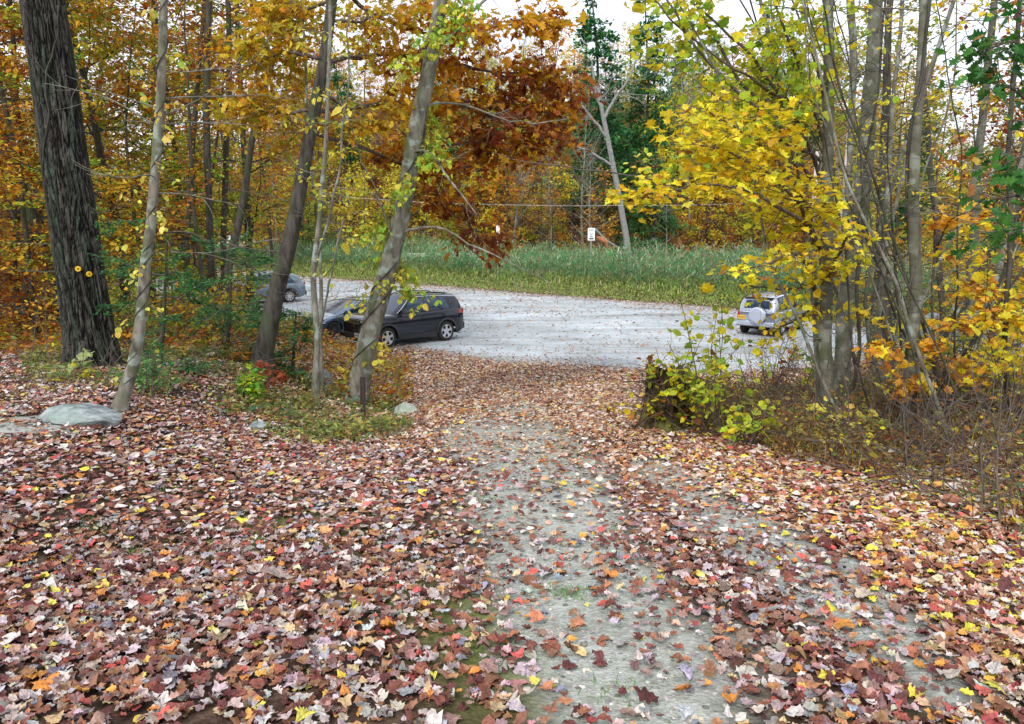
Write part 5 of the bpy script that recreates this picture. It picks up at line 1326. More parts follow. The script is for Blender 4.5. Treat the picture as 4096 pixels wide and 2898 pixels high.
hatchp = paint('paint_bluegrey', (.10, .16, .24), .7, .25)
HATCH = dict(L=4.45, W=1.80, H=1.46, wr=.325, xf=1.38, xr=-1.30, spokes=10,
             top=[(-2.22, .92), (-2.1, 1.0), (-1.3, .98), (.75, .93), (1.2, .90), (1.7, .80), (2.05, .68), (2.22, .56)],
             roof=[(-2.1, 1.0), (-1.5, 1.33), (-.9, 1.42), (-.3, 1.455), (.1, 1.42), (1.28, .885)],
             ws=(1.20, .12), rw=(-2.0, -1.5), dlo=(-1.55, 1.0, -1.2, .10), panes=[(-1.05, -.42, -1.0, -.42), (-.34, .86, -.34, .06), (-1.45, -1.12, -1.2, -1.08)],
             doors=[-1.15, -.38, .95], handles=[-.85, .0], mirror=.80, hl=(.45, .62, .72, .55), tl=(.30, .78, .92, .6), grille=(.36, .55), nf=.26, rim=pbr('dark_alloy', (.12, .12, .13), .35, .8),
             bot=[(-2.22, .40), (-2.0, .26), (0, .20), (2.0, .20), (2.22, .30)], body=None, paint=hatchp, trimmat=BLACKP, plate=PLATE_W)
K, kf = vehicle('parked_hatchback', 'blue grey hatchback with pale windscreen reflection, parked behind the navy SUV', 'car', (0, 0, 0), 0, HATCH)
place_near_side(K, ghit(335, 338), 0, 0, .885, HD+radians(1), .325, anchor=1.38)
windowline(K, kf, np.concatenate([np.linspace(1.1, .12, 9), np.linspace(0, -1.3, 7)]), .062, CHROME, .008)

# dark crossover further along
SUV2 = dict(SUV, L=4.65, W=1.86, slots=False, clad=True, wr=.36, xf=1.42, xr=-1.36, spokes=9, H=1.68, antenna=None,
            top=[(-2.32, .98), (-2.2, 1.08), (-1.2, 1.07), (.9, 1.04), (1.5, 1.02), (2.0, .95), (2.22, .84), (2.32, .74)],
            roof=[(-2.24, 1.08), (-1.9, 1.48), (-1.7, 1.58), (-.8, 1.65), (0, 1.66), (.3, 1.62), (1.2, 1.04)], ws=(1.1, .36), rw=(-2.16, -1.92), dlo=(-1.75, .98, -1.4, .28),
            panes=[(-1.08, -.42, -1.04, -.42), (-.34, .88, -.34, .22), (-1.64, -1.16, -1.38, -1.12)], grille=(.62, .85), pfy=0, rails=(-1.6, .3), railmat=ALLOY)
O2, o2f = vehicle('parked_crossover', 'slate blue crossover with silver roof rails parked beyond the dark thin trunks', 'car', (0, 0, 0), 0, dict(SUV2, paint=paint('paint_slate', (.12, .17, .22), .5, .25)))
place_near_side(O2, ghit(290, 302.5), 0, 0, .91, HD-radians(8), .36, anchor=-1.36)

# silver off-roader with the spare wheel cover
silv = paint('paint_silver', (.50, .55, .66), .55, .3)
RAV = dict(L=3.95, W=1.72, H=1.68, wr=.345, xf=1.22, xr=-1.18, clad=False, rails=(-1.3, .35), spokes=5, spec=None, body=None, paint=silv, pfy=0,
           top=[(-1.975, .98), (-1.9, 1.03), (-1.2, 1.03), (.8, .99), (1.3, .97), (1.75, .90), (1.92, .82), (1.975, .72)],
           roof=[(-1.93, 1.03), (-1.80, 1.50), (-1.70, 1.60), (-.9, 1.635), (.05, 1.63), (.30, 1.59), (.98, 1.0)], ws=(.9, .36), rw=(-1.905, -1.815), dlo=(-1.55, .82, -1.45, .28),
           panes=[(-1.48, -.95, -1.42, -.95), (-.85, -.28, -.85, -.28), (-.2, .76, -.2, .24)], doors=[-.9, -.24, .8], handles=[-.72, -.1], mirror=.62, mmat=BLACKP,
           hl=(.3, .72, .86, .6), tl=(.10, .80, 1.0, .86), grille=(.66, .80), bumpmat=silv, rbump=(.42, .62), nb=.08, tumble=.30, trimmat=BLACKP,
           bot=[(-1.975, .45), (-1.8, .36), (0, .30), (1.8, .30), (1.975, .36)])
R_, rf = vehicle('parked_offroader', 'silver small off-roader with a round spare wheel cover on its tailgate', 'car', (0, 0, 0), 0, RAV)
HR = radians(90-38)
c_, s_ = cos(HR), sin(HR)
pr = ghit(781, 336.0)      # rear wheel on the camera side (its right side, y negative)
R_.rotation_euler[2] = HR
R_.location = (pr[0]-(-1.18*c_+.80*s_), pr[1]-(-1.18*s_-.80*c_), .004)
sw = MB(); sw.lathe([(.001, -.215), (.28, -.215), (.335, -.195), (.345, -.15), (.345, -.01)], n=40, axis='y')
swo = sw.build('spare_wheel_cover', paint('paint_cover', (.46, .50, .62), .3, .35), R_, smooth=True)
swo.data.transform(Matrix.Rotation(radians(-90), 4, 'Z')); swo.data.transform(Matrix.Translation((-1.985, -.10, .88)))
MB().tube([(-2.0+.02*0, -.10+.352*cos(a), .88+.352*sin(a)) for a in np.linspace(0, 2*pi, 33)], .014, 5, cap=False).build('cover_rim', BLACKP, swo)
pl = MB().box((-2.0, .58, .76), (.010, .155, .078)).build('number_plate', PLATE_Y, R_)
k = MB()
for i in range(7): k.box((-2.0115, .58+(i-3)*.036, .76), (.0015, .010, .026))
k.build('plate_marks', INK, pl)
MB().box((-2.02, .0, .44), (.05, .80, .018)).build('bumper_strip', pbr('grey_trim', (.12, .12, .13), .5), R_)
MB().box((-1.80, .0, 1.585), (.10, .62, .018)).build('rear_spoiler', BLACKP, R_, bevel=.008)
windowline(R_, rf, np.linspace(-1.6, .3, 10), .05, BLACKP, .009)

# cars far away at the left end of the lot
WHITE = paint('paint_white', (.78, .79, .80), 0, .3)
F1, f1 = vehicle('parked_crossover', 'white crossover far off between the trunks with a red tail light', 'car', (0, 0, 0), 0, dict(SUV2, paint=WHITE, clad=False, rails=None), 'distant cars at the far end of the lot')
p = at(190, 262, 79); F1.location = (p[0], p[1], float(tz(p[0], p[1]))); F1.rotation_euler[2] = pi+.85
F2 = copy_tree(F1); F2['label'] = 'white crossover farthest along the lot, half hidden by the forked dark trunks'
p = at(233, 262, 82); F2.location = (p[0], p[1], float(tz(p[0], p[1]))); F2.rotation_euler[2] = pi+.8
F3, _f = vehicle('parked_hatchback', 'dark hatchback far off behind the spiralled grey tree', 'car', (0, 0, 0), 0, dict(HATCH, paint=paint('paint_dark', (.03, .035, .045), .3, .3)), 'distant cars at the far end of the lot')
p = at(158, 262, 78); F3.location = (p[0], p[1], float(tz(p[0], p[1]))); F3.rotation_euler[2] = pi+.75
# ------------------------------------------------------------------ reeds and weeds between lot and hill
FAR = [W(x, y) for x, y in [(236, 271), (312, 277), (428, 285), (580, 297), (731, 308), (892, 330), (960, 337), (1180, 350)]]
FAR = np.array(FAR)
seg = np.linalg.norm(np.diff(FAR, axis=0), axis=1); cum = np.concatenate([[0], np.cumsum(seg)])
def band(n, d0, d1, rng):
    t = rng.uniform(0, cum[-1], n); P = np.stack([np.interp(t, cum, FAR[:, i]) for i in (0, 1)], 1)
    nrm = np.array([.25, 1.0]); nrm /= np.linalg.norm(nrm)
    dd = rng.uniform(d0, d1, n) if np.isscalar(d0) else None
    P = P+nrm*dd[:, None]; return P, dd
r = rs(700)
def blades(P, z, L, n_dir, wid, rng, pal, bend=.35, lean=.5, jit=.15):
    """curved strap leaves: 3 quads each"""
    n = len(P); a = rng.uniform(0, 2*pi, n); k = lean*rng.uniform(.4, 1.4, n)
    D = np.stack([np.cos(a)*k, np.sin(a)*k, np.ones(n)], 1); D /= np.linalg.norm(D, axis=1)[:, None]
    S = np.stack([-np.sin(a), np.cos(a), 0*a], 1)
    ts = [0, .4, .75, 1.0]; V = []
    for i, t in enumerate(ts):
        c = np.stack([P[:, 0], P[:, 1], z], 1)+D*(L*t)[:, None]
        c[:, 2] -= bend*L*t*t*k*1.4; c[:, 0] += np.cos(a)*L*t*t*bend*.6; c[:, 1] += np.sin(a)*L*t*t*bend*.6
        w = wid*[.7, 1, .7, .05][i]
        V.append(c-S*w[:, None]); V.append(c+S*w[:, None])
    V = np.stack(V, 1); i0 = np.arange(n)[:, None, None]*8
    F = i0+np.array([[0, 1, 3, 2], [2, 3, 5, 4], [4, 5, 7, 6]])[None]
    C = np.repeat(pick(pal, n, rng, jit)[:, None], 8, 1)
    return V.reshape(-1, 3), F.reshape(-1, 4), C.reshape(-1, 3)
P_REED = [(4, (.07, .28, .10)), (3, (.12, .38, .14)), (2, (.30, .50, .24)), (1.4, (.55, .60, .40)), (.9, (.52, .46, .18))]  # the palest blade tones are whitish glints put into the colour
P_REEDB = [(2, (.34, .28, .15)), (2, (.22, .18, .09)), (1, (.20, .26, .12))]
n = 5200; P, dd = band(n, 2.6, 13, r)
hgt = (r.uniform(0, 1, n) < .08)*r.uniform(.2, .6, n)+np.minimum(2.3+1.1*fbm(P[:, 0]*.33, P[:, 1]*.33, s=71)+r.normal(0, .24, n), 1.0+dd*.35)
left = sst(-P[:, 0], 8, 20); hgt *= 1-.12*left
zg = tz(P[:, 0], P[:, 1])
parts = [blades(P, zg, hgt, None, np.full(n, .012), r, P_REEDB, .05, .10)]
m = 11
Pi = np.repeat(P, m, 0); hi = np.repeat(hgt, m)*r.uniform(.25, 1.0, n*m); zi = np.repeat(zg, m)+hi*.95
parts.append(blades(Pi+r.normal(0, .05, Pi.shape), zi, r.uniform(.35, .65, n*m), None, np.full(n*m, .022), r, P_REED, .5, .9))
top = r.uniform(0, 1, n) < .22
parts.append(blades(P[top], zg[top]+hgt[top]*.95, np.full(top.sum(), .32), None, np.full(top.sum(), .035), r, [(2, (.34, .27, .20)), (1, (.24, .18, .14))], .4, .35))
V = leaf_obj('reeds', parts, LEAF); tag(V, 'tall green reed bed with feathery tops along the far side of the lot', 'reeds', kind='stuff')
P_WEED = [(3, (.26, .42, .07)), (3, (.44, .50, .12)), (2, (.52, .48, .20)), (1.5, (.15, .30, .07)), (1.0, (.16, .11, .08)), (.6, (.60, .55, .30))]
n = 30000; P, dd = band(n, -.3, 4.2, r); zg = tz(P[:, 0], P[:, 1])
hm = .25+.32*np.clip(dd, 0, 3.2)+.15*fbm(P[:, 0]*.8, P[:, 1]*.8, s=72)
parts = [blades(P, zg+np.maximum(.02, hm)*r.uniform(0, .75, n), np.maximum(.12, hm)*r.uniform(.25, .5, n), None, np.full(n, .020), r, P_WEED, .3, .6)]
m = r.uniform(0, 1, n) < .8; k = m.sum()
a = r.uniform(0, 2*pi, k); D = np.stack([np.cos(a), np.sin(a), r.normal(0, .4, k)], 1); Nn = r.normal(0, .5, (k, 3)); Nn[:, 2] += 1
clumpc = (1+.35*fbm(P[m][:, 0]*.9, P[m][:, 1]*.9, s=73))[:, None]
parts.append(leaf_mesh(np.column_stack([P[m], zg[m]+np.maximum(.03, hm[m])*r.uniform(.1, 1, k)]), D, Nn, .09*np.exp(r.normal(0, .3, k)), np.clip(pick(P_WEED, k, r, .2)*clumpc, 0, .9), T_QUAD, r, .2))
# a low fringe on the near side under the leaves
V = leaf_obj('roadside_weeds', parts, LEAF); tag(V, 'low mixed green and straw coloured weeds at the foot of the reeds', 'weeds', kind='stuff')

# ------------------------------------------------------------------ ground cover around the tree bases
def cover(name, label, cat, n, xf_, yf_, test, pal, size, hmax, rng, T=T_OVAL, bl=True):
    y = np.sqrt(rng.uniform(yf_[0]**2, yf_[1]**2, n)); x = rng.uniform(xf_[0], xf_[1], n)*y
    k = test(x, y, rng); x, y = x[k], y[k]; n = len(x); z = tz(x, y)
    clump = sst(fbm(x*1.6, y*1.6, s=int(rng.integers(90))), -.25, .4)
    h = hmax*(.25+.75*clump)*rng.uniform(.1, 1, n)
    a = rng.uniform(0, 2*pi, n); D = np.stack([np.cos(a), np.sin(a), rng.normal(.1, .35, n)], 1); Nn = rng.normal(0, .45, (n, 3)); Nn[:, 2] += 1
    parts = [leaf_mesh(np.stack([x, y, z+h], 1), D, Nn, size*np.exp(rng.normal(0, .3, n)), pick(pal, n, rng, .22), T, rng, .25)]
    if bl:
        q = rng.uniform(0, 1, n) < .45
        parts.append(blades(np.stack([x[q], y[q]], 1), z[q], hmax*(.25+.75*clump[q])*rng.uniform(.4, 1.1, q.sum()), None, np.full(q.sum(), .005), rng, pal, .35, .55))
    return tag(leaf_obj(name, parts, LEAF), label, cat, kind='stuff')
P_COV = [(3, (.14, .22, .05)), (3, (.26, .30, .07)), (2, (.40, .36, .10)), (2, (.30, .16, .06)), (1, (.08, .20, .07)), (1, (.50, .42, .08))]
cover('undergrowth', 'low green weeds and grass around the tree bases beside the trail', 'weeds', 26000, (-.62, -.13), (8.8, 15),
      lambda x, y, g: g.uniform(0, 1, len(x)) < sst(fbm(x*.9, y*.9, s=61), -.35, .2)*(1-.75*sst(-x/y, .38, .5)*(1-sst(y, 11.5, 12.5)))*sst(y+fbm(x*.7, 0, s=62)*1.2, 9.0, 10.4), P_COV, .065, .26, rs(801))
cover('woodland_undergrowth', 'red brown and olive undergrowth on the floor of the woods', 'undergrowth', 26000, (-.70, -.13), (14, 34),
      lambda x, y, g: (poly_sd(x, y, LOT) < -.8), [(3, RUST), (2, BRN), (2, OLV), (2, (.22, .26, .05)), (1, ORA), (1, GOLD)], .10, .75, rs(802), bl=False)
cover('bank_undergrowth', 'tangled brown and olive undergrowth covering the bank under the grey trees', 'undergrowth', 38000, (.19, .74), (4.4, 18),
      lambda x, y, g: (poly_sd(x, y, LOT) < -.4) & (x > np.interp(y, [4.4, 6, 8, 10, 11.5], [3.6, 3.35, 3.35, 2.8, 2.0])+.35*fbm(x*.9, y*.9, s=64)) & (g.uniform(0, 1, len(x)) < .45+.55*sst(y, 6, 9)) & (g.uniform(0, 1, len(x)) < sst(fbm(x*.8, y*.8, s=65), -.6, .1)),
      [(5, (.18, .08, .035)), (3, (.26, .19, .05)), (2, (.12, .16, .05)), (1.2, (.50, .44, .10)), (1.2, (.46, .20, .04)), (.6, YEL)], .062, .6, rs(803))
# fine dead twigs of the bank thicket
rng = rs(804); tw = []
for i in range(1500):
    y = rng.uniform(4.8, 16); x = rng.uniform(.24, .72)*y
    if x < np.interp(y, [4.4, 6, 8, 10, 11.5], [3.7, 3.5, 3.5, 2.9, 2.1]): continue
    a = rng.uniform(0, 2*pi); e = rng.uniform(.1, 1.3); l = rng.uniform(.5, 1.7)
    tw.append((wander((x, y, float(tz(x, y))), (cos(a)*cos(e), sin(a)*cos(e)*.6, sin(e)), l, 6, rng, .16, -.04), np.linspace(rng.uniform(.003, .009), .002, 7)))
V, F = tubes(tw, 4); tag(mesh_obj('brush', V, F, BARK_TWIG), 'tangle of dead grey brown stems covering the bank under the grey trees', 'brush', kind='stuff')
rng = rs(805); tw = []
for i in range(260):
    y = rng.uniform(10, 24); x = rng.uniform(-.62, -.14)*y
    a = rng.uniform(0, 2*pi); e = rng.uniform(.3, 1.4); l = rng.uniform(.5, 1.8)
    tw.append((wander((x, y, float(tz(x, y))), (cos(a)*cos(e), sin(a)*cos(e)*.6, sin(e)), l, 6, rng, .14, -.03), np.linspace(rng.uniform(.003, .008), .002, 7)))
V, F = tubes(tw, 4); tag(mesh_obj('woodland_brush', V, F, BARK_TWIG), 'thin bare stems rising through the weeds of the woods', 'brush', kind='stuff')
# grass showing through the litter
P_GR = [(3, (.10, .26, .04)), (2, (.16, .34, .06)), (1, (.30, .34, .10))]
rng = rs(806); cx = rng.uniform(-.66, .2, 90); cy = np.sqrt(rng.uniform(2.2**2, 10**2, 90)); cx = cx*cy
P = np.concatenate([np.column_stack([cx, cy])[rng.integers(90, size=5200)]+rng.normal(0, .075, (5200, 2)), np.array([4.3, 6.6])+rng.normal(0, .35, (1200, 2))*[1, .8]]); n = len(P)
tag(leaf_obj('grass', [blades(P, tz(P[:, 0], P[:, 1])-.005, np.where(P[:, 0] > 3.2, .16, .055)*rng.uniform(.5, 1.2, n), None, np.full(n, .0022), rng, P_GR, .4, .8)], LEAF), 'small tufts of green grass poking up between fallen leaves', 'grass', kind='stuff')

# ------------------------------------------------------------------ rocks
def rock_mat(name, c0, c1, lich):
    return bark_mat(name, c0, c1, moss=lich, sx=5, sz=5, bump=.35)
ROCKM = rock_mat('rock_grey', (.10, .115, .115), (.36, .40, .40), (.24, .31, .27))
ROCKG = rock_mat('rock_green', (.24, .27, .22), (.50, .52, .46), (.26, .36, .24))
def rock(name, label, pos, dims, seed, mat=None, rz=0.0, sink=.25, group=None, cat='rock', cut=.18):
    rng = rs(seed); import bmesh
    bm = bmesh.new(); bmesh.ops.create_icosphere(bm, subdivisions=5, radius=1)
    v = np.array([q.co[:] for q in bm.verts]); fc = np.array([[l.index for l in f.verts] for f in bm.faces]); bm.free()
    for _ in range(12):                              # cleave with planes
        nn = rng.normal(0, 1, 3); nn /= np.linalg.norm(nn); dlim = rng.uniform(.62, .92)
        h = v@nn-dlim; v = v-np.maximum(h, 0)[:, None]*nn*.9
    v = v*(1+.07*fbm(v[:, 0]*1.8, v[:, 1]*1.8, v[:, 2]*1.8, 4, seed)+.02*fbm(v[:, 0]*7, v[:, 1]*7, v[:, 2]*7, 2, seed+5))[:, None]
    v = v*np.array(dims)*.5; v[:, 2] += dims[2]*(.5-sink)
    o = mesh_obj(name, v, [fc], mat or ROCKM, smooth=False); o.location = pos; o.rotation_euler = (0, 0, rz)
    return tag(o, label, cat, group)
g = ghit(76, 420); rock('boulder', 'flat pale grey boulder lying before the spiralled grey tree', tuple(g), (1.10, .62, .34), 31, rz=-.18, sink=.42)
g = ghit(404, 415); rock('boulder', 'pale greenish rock beside the brown post', tuple(g), (.52, .36, .36), 35, ROCKG, rz=-.5, sink=.3)
g = ghit(250, 412); rock('rock', 'small grey stone half buried in leaves left of the post', tuple(ghit(258, 428)), (.28, .2, .12), 33, rz=.3)
g = ghit(320, 384); rock('boulder', 'grey mossy stone behind the paired thin saplings', tuple(ghit(322, 386)), (.55, .4, .42), 34, rz=.8)
for i, (px, py, s, lab) in enumerate([(934, 340, (3.2, 2.0, 1.5), 'largest pale boulder at the right end of the lot'), (968, 330, (2.0, 1.6, 1.7), 'tall dark topped boulder behind the largest pale one'), (905, 350, (1.3, 1.0, .6), 'low pale boulder at the lot side of the largest one'), (1000, 345, (2.4, 1.5, 1.1), 'grey boulder right of the largest one behind yellow leaves')]):
    g = ghit(px, py); rock('boulder', lab, tuple(g), s, 40+i, rz=.4*i, group='boulders at the end of the lot')

# ------------------------------------------------------------------ post, markers, red marker, signs, poles, wires
g = ghit(363, 419); pm = pxm(363, 419, g[1])
POSTM = pbr('post_brown', (.045, .028, .024), .6, var=.2, bscale=12)
hp = 43*pm; w2 = 2.6*pm
def flexi(mb, h, w, t):                         # a ribbed flexible marker post
    P = []; xs_ = np.array([-1, -.7, -.35, .35, .7, 1])*w; yo = np.array([.012, 0, .006, .006, 0, .012])
    for z in (-.15, h*.5, h-.012, h):
        k = .9 if z == h else 1
        for x_, y_ in zip(xs_*k, yo): P.append((x_, y_-t, z))
    for z in (-.15, h*.5, h-.012, h):
        k = .9 if z == h else 1
        for x_, y_ in zip(xs_*k, yo): P.append((x_, y_+t, z))
    F = []
    for r_ in range(3):
        for c in range(5):
            a = r_*6+c; F.append([a, a+1, a+7, a+6]); b = 24+a; F.append([b, b+6, b+7, b+1])
        a = r_*6; F.append([a, a+6, a+30, a+24]); a = r_*6+5; F.append([a, a+24, a+30, a+6])
    F += [[18+c, 19+c, 43+c, 42+c] for c in range(5)]
    mb.add(P, F); return mb
po = flexi(MB(), hp, w2, .012).build('marker_post', POSTM); po.location = tuple(g); po.rotation_euler = (0, radians(1.5), .1)
tag(po, 'slim dark brown marker post standing at the edge of the trail', 'post')
g = ghit(376, 350); RED = pbr('marker_red', (.62, .015, .01), .45)
ro = flexi(MB(), .56, .09, .012).build('marker_post', RED); ro.location = tuple(g); ro.rotation_euler = (0, radians(14), -.5)
tag(ro, 'red marker post leaning out from behind the leaning tree by the car wheel', 'post')
MB().box((.085, -.016, .28), (.02, .004, .25)).build('dark_edge', BLACKP, ro)
# two round yellow discs nailed to the oak
DISC = pbr('disc_yellow', (.85, .56, .015), .45); MARK = pbr('disc_mark', (.18, .07, .01), .6)
for i, (px, py) in enumerate([(77, 267.5), (85.5, 273)]):
    zc = at(px, py, OAKD)[2]; cx_ = np.interp(zc, OAKP[:, 2], OAKP[:, 0]); R0 = float(np.interp(zc, OAKP[:, 2], OAKP[:, 3])); cyy = float(np.interp(zc, OAKP[:, 2], OAKP[:, 1]))
    q = at(px, py, OAKD-R0); xo = q[0]; off = xo-cx_; yo = cyy-sqrt(max(R0*R0-off*off, .01))-.006
    d = MB(); d.lathe([(.001, -.004), (.040, -.004), (.044, .002), (.044, .012)], n=28); 
    do = d.build('trail_marker', DISC, smooth=False); ang = math.asin(max(-1, min(1, off/R0)))
    do.location = (xo, yo, zc); do.rotation_euler = (0, 0, ang*.9)
    k = MB()
    k.tube([(.034*cos(a), -.0052, .034*sin(a)) for a in np.linspace(0, 2*pi, 25)], .0012, 4, cap=False)
    for zz, ww, hh in ((.014, .010, .003), (.004, .018, .0045), (-.006, .014, .003), (-.014, .008, .002)):
        for s_ in (-1, 1): k.box((s_*ww*.52, -.0055, zz), (ww*.46, .0012, hh))
    k.build('printed_mark', MARK, do)
    tag(do, ['round yellow trail marker disc on the oak, the upper one', 'round yellow trail marker disc on the oak, the lower one'][i], 'trail marker', 'trail markers on the oak')
# white sign on a metal post behind the reeds
GALV = pbr('galvanised', (.42, .45, .48), .4, .7, var=.15, bscale=8)
def pole(name, label, px, d, ztop_, w=.03, lean=0.0, cat='post', group=None, mat=None):
    x_ = P_at(px, d); z0 = float(tz(x_, d)); k = MB()
    k.box((0, 0, (ztop_-z0)/2), (w, .006, (ztop_-z0)/2+.1)); k.box((-w, -.018, (ztop_-z0)/2), (.006, .016, (ztop_-z0)/2)); k.box((w, -.018, (ztop_-z0)/2), (.006, .016, (ztop_-z0)/2))
    o = k.build(name, mat or GALV); o.location = (x_, d, z0); o.rotation_euler = (0, lean, 0)
    return tag(o, label, cat, group), z0
zt_ = at(591, 228, 58)[2]
root, z0 = pole('post', None, 591, 58, zt_, .032)
x_ = P_at(591, 58); sroot = empty('road_sign', (x_, 58, z0), 0, 'small white sign with black lettering on a metal post above the reeds', 'sign')
root.name = 'post'; del root['category']; root.parent = sroot; root.location = (0, 0, 0)
SW = pbr('sign_white', (.85, .85, .85), .45); SB = pbr('sign_black', (.02, .02, .02), .5)
hz = at(591, 228, 58)[2]-z0; lz = at(591, 240.5, 58)[2]-z0; hw_ = 3.6*pxm(591, 234, 58); cz = (hz+lz)/2; hh = (hz-lz)/2
sg = MB().box((0, -.045, cz), (hw_, .006, hh)).build('sign_panel', SW, sroot, bevel=.02)
k = MB()
def text_obj(txt, size, loc, mat, parent, rot=(pi/2, 0, 0)):
    cu = bpy.data.curves.new('lettering', 'FONT'); cu.body = txt; cu.size = size; cu.align_x = 'CENTER'; cu.extrude = .001
    t = bpy.data.objects.new('t', cu); COL.objects.link(t); me = bpy.data.meshes.new_from_object(t.evaluated_get(bpy.context.evaluated_depsgraph_get()))
    bpy.data.objects.remove(t); me.materials.clear(); me.materials.append(mat)
    o = bpy.data.objects.new('lettering', me); COL.objects.link(o); o.parent = parent; o.location = loc; o.rotation_euler = rot; return o
# rows too small to read in the photo: a bold heading, three fine rows and a heavy bar
text_obj('NO', .22, (0, -.055, cz+hh*.50), SB, sg)
for zz, ww, t_ in ((.15, .62, .010), (-.10, .35, .022), (-.36, .40, .022), (-.70, .62, .045)): k.box((0, -.054, cz+hh*zz), (hw_*ww, .002, t_))
k.build('printed_rows', SB, sg)
for i, (px, py0, lab) in enumerate([(470.5, 228.5, 'first of two thin metal posts behind the reeds'), (473.8, 229.5, 'thin metal post close beside the first one behind the reeds')]):
    pole('thin_post', lab, px, 60, at(px, py0, 60)[2], .022, .02)
o, z0 = pole('post', 'x', 497.5, 60, at(497.5, 226, 60)[2], .028); o.name = 'post'; del o['category']; del o['label']
x_ = P_at(497.5, 60); sr = empty('small_sign', (x_, 60, z0), 0, 'thin post with a small pale sign turned edge on above the reeds', 'sign'); o.parent = sr; o.location = (0, 0, 0)
MB().box((.04, -.03, at(497.5, 230, 60)[2]-z0), (.13, .02, .30)).build('sign_panel', SW, sr).rotation_euler = (0, 0, 0)
# guard rail glimpsed behind the reeds
gr_ = MB(); xa, xb, yy_ = P_at(395, 64), P_at(475, 68), 66
def railz(x_): return float(tz(x_, yy_))+.75
root = empty('guard_rail', (xa, yy_, float(tz(xa, yy_))), 0, 'pale metal guard rail glimpsed along the road behind the reeds', 'guard rail')
prof = [(0, .16), (.03, .12), (.03, .06), (0, .02), (0, -.02), (.03, -.06), (.03, -.12), (0, -.16)]
V = [];
for x_ in (0, xb-xa):
    for a, b in prof: V.append((x_, -a, 1.55+b))
mesh_obj('rail', V, [[i, i+1, i+9, i+8] for i in range(7)], pbr('rail_pale', (.66, .67, .66), .4, .3), root).modifiers.new('s', 'SOLIDIFY').thickness = .006
for i in range(4): MB().box((.6+i*(xb-xa-1)/3, .08, .8), (.05, .05, .85)).build('rail_post', GALV, root)
# fallen pale limb with torn rust coloured end beside the sign
rng = rs(900)
def pl_px(pts, d): return [tuple(at(a, b, d)) for a, b, c in pts], [c*pxm(a, b, d) for a, b, c in pts]
P, R = pl_px([(617, 247, .9), (606, 240, 1.0), (600, 234, 1.1), (595, 229, 1.0)], 62)
root = empty('broken_limb', P[0], 0, 'broken pale limb with a torn rust brown middle beside the white sign', 'branch')
q = MB().tube(P, R, 8).build('limb', BARK_PALE, root)
P2, R2 = pl_px([(597, 237, 1.5), (602, 240, 2.8), (606, 243, 2.2), (608, 249, .8)], 61.9)
MB().tube(P2, R2, 7).build('torn_wood', pbr('torn_wood', (.36, .13, .05), .8, var=.4, bscale=4), root); settle(root)
# pale utility poles beyond the reeds at the right, wires strung across the view
for px, py0, py1, d, r_, lab in [(843, 212, 150, 47, 3.0, 'pale weathered utility pole seen between the two straight grey trunks'), (810, 252, 192, 52, 2.2, 'pale leaning utility pole behind the yellow maple leaves')]:
    pb = at(px, py0, d); x_ = pb[0]; z0 = float(tz(x_, d)); zt_ = at(px, py1, d)[2]+2.5
    rr = r_*pxm(px, py0, d); root = empty('utility_pole', (x_, d, z0), 0, lab, 'pole')
    MB().tube([(0, 0, -.1), (.02, 0, (zt_-z0)/2), (.05, 0, zt_-z0)], [rr, rr*.93, rr*.85], 12).build('pole', pbr('pole_wood', (.46, .40, .38), .8, var=.25, bscale=3), root, smooth=True)
    MB().box((.05, -.1, zt_-z0-.45), (.9, .06, .06)).build('crossarm', BARK_DARK, root)
WIREM = pbr('wire', (.55, .56, .58), .4, .6)
for i, (pts, lab) in enumerate([([(330, 196, 56), (430, 203, 56), (560, 206, 54), (700, 205, 52), (843, 199, 47), (1020, 196, 44), (1150, 194, 42)], 'pale overhead wire, the lowest of three crossing before the hillside'),
                                ([(380, 184, 58), (560, 160, 56), (700, 160, 54), (900, 150, 52), (1100, 140, 50)], 'fine dark overhead wire crossing high before the hillside'),
                                ([(380, 180, 58), (560, 165, 56), (700, 166, 54), (900, 157, 52), (1100, 148, 50)], 'fine dark overhead wire just below the highest one')]):
    P = smooth_poly(np.array([at(*p) for p in pts]), 40)
    tag(MB().tube(P, .009 if i == 0 else .006, 4).build('overhead_wire', WIREM if i == 0 else BLACKP, smooth=True), lab, 'wire')

# ------------------------------------------------------------------ rotten stump with vines
g = ghit(664, 430); rng = rs(950); k = 64; zs = np.linspace(-.1, .92, 30)
mpx = pxm(664, 430, g[1]); R0 = 21*mpx
root = empty('tree_stump', tuple(g), 0, 'dark rotten mossy stump overgrown with twigs and yellow leaves', 'stump')
a = np.arange(k)*2*pi/k; A, Z = np.meshgrid(a, zs)
rag = .16*fbm(np.cos(a)*1.6+3, np.sin(a)*1.6, 0, 4, 5)
Zs = Z*(1+rag[None]*(Z > .3))
R = R0*(1+.30*np.exp(-np.maximum(Z, 0)/.2)*(1+.6*np.cos(A*4)))*(1-.12*Z)+.05*fbm(np.cos(A)*6, np.sin(A)*6, Z*1.2, 3, 6)-.05*np.clip(1-np.abs(fbm(np.cos(A)*5, np.sin(A)*5, Z*.8, 2, 9))*4, 0, 1)
V = np.stack([R*np.cos(A), R*np.sin(A)*.9, Zs], -1)
inner = np.stack([R[-1]*.6*np.cos(a), R[-1]*.55*np.sin(a), Zs[-1]-.12], -1); V = np.concatenate([V.reshape(-1, 3), inner, [[0, 0, .55]]])
i = np.arange(29)[:, None]*k; j = np.arange(k); j2 = (j+1) % k
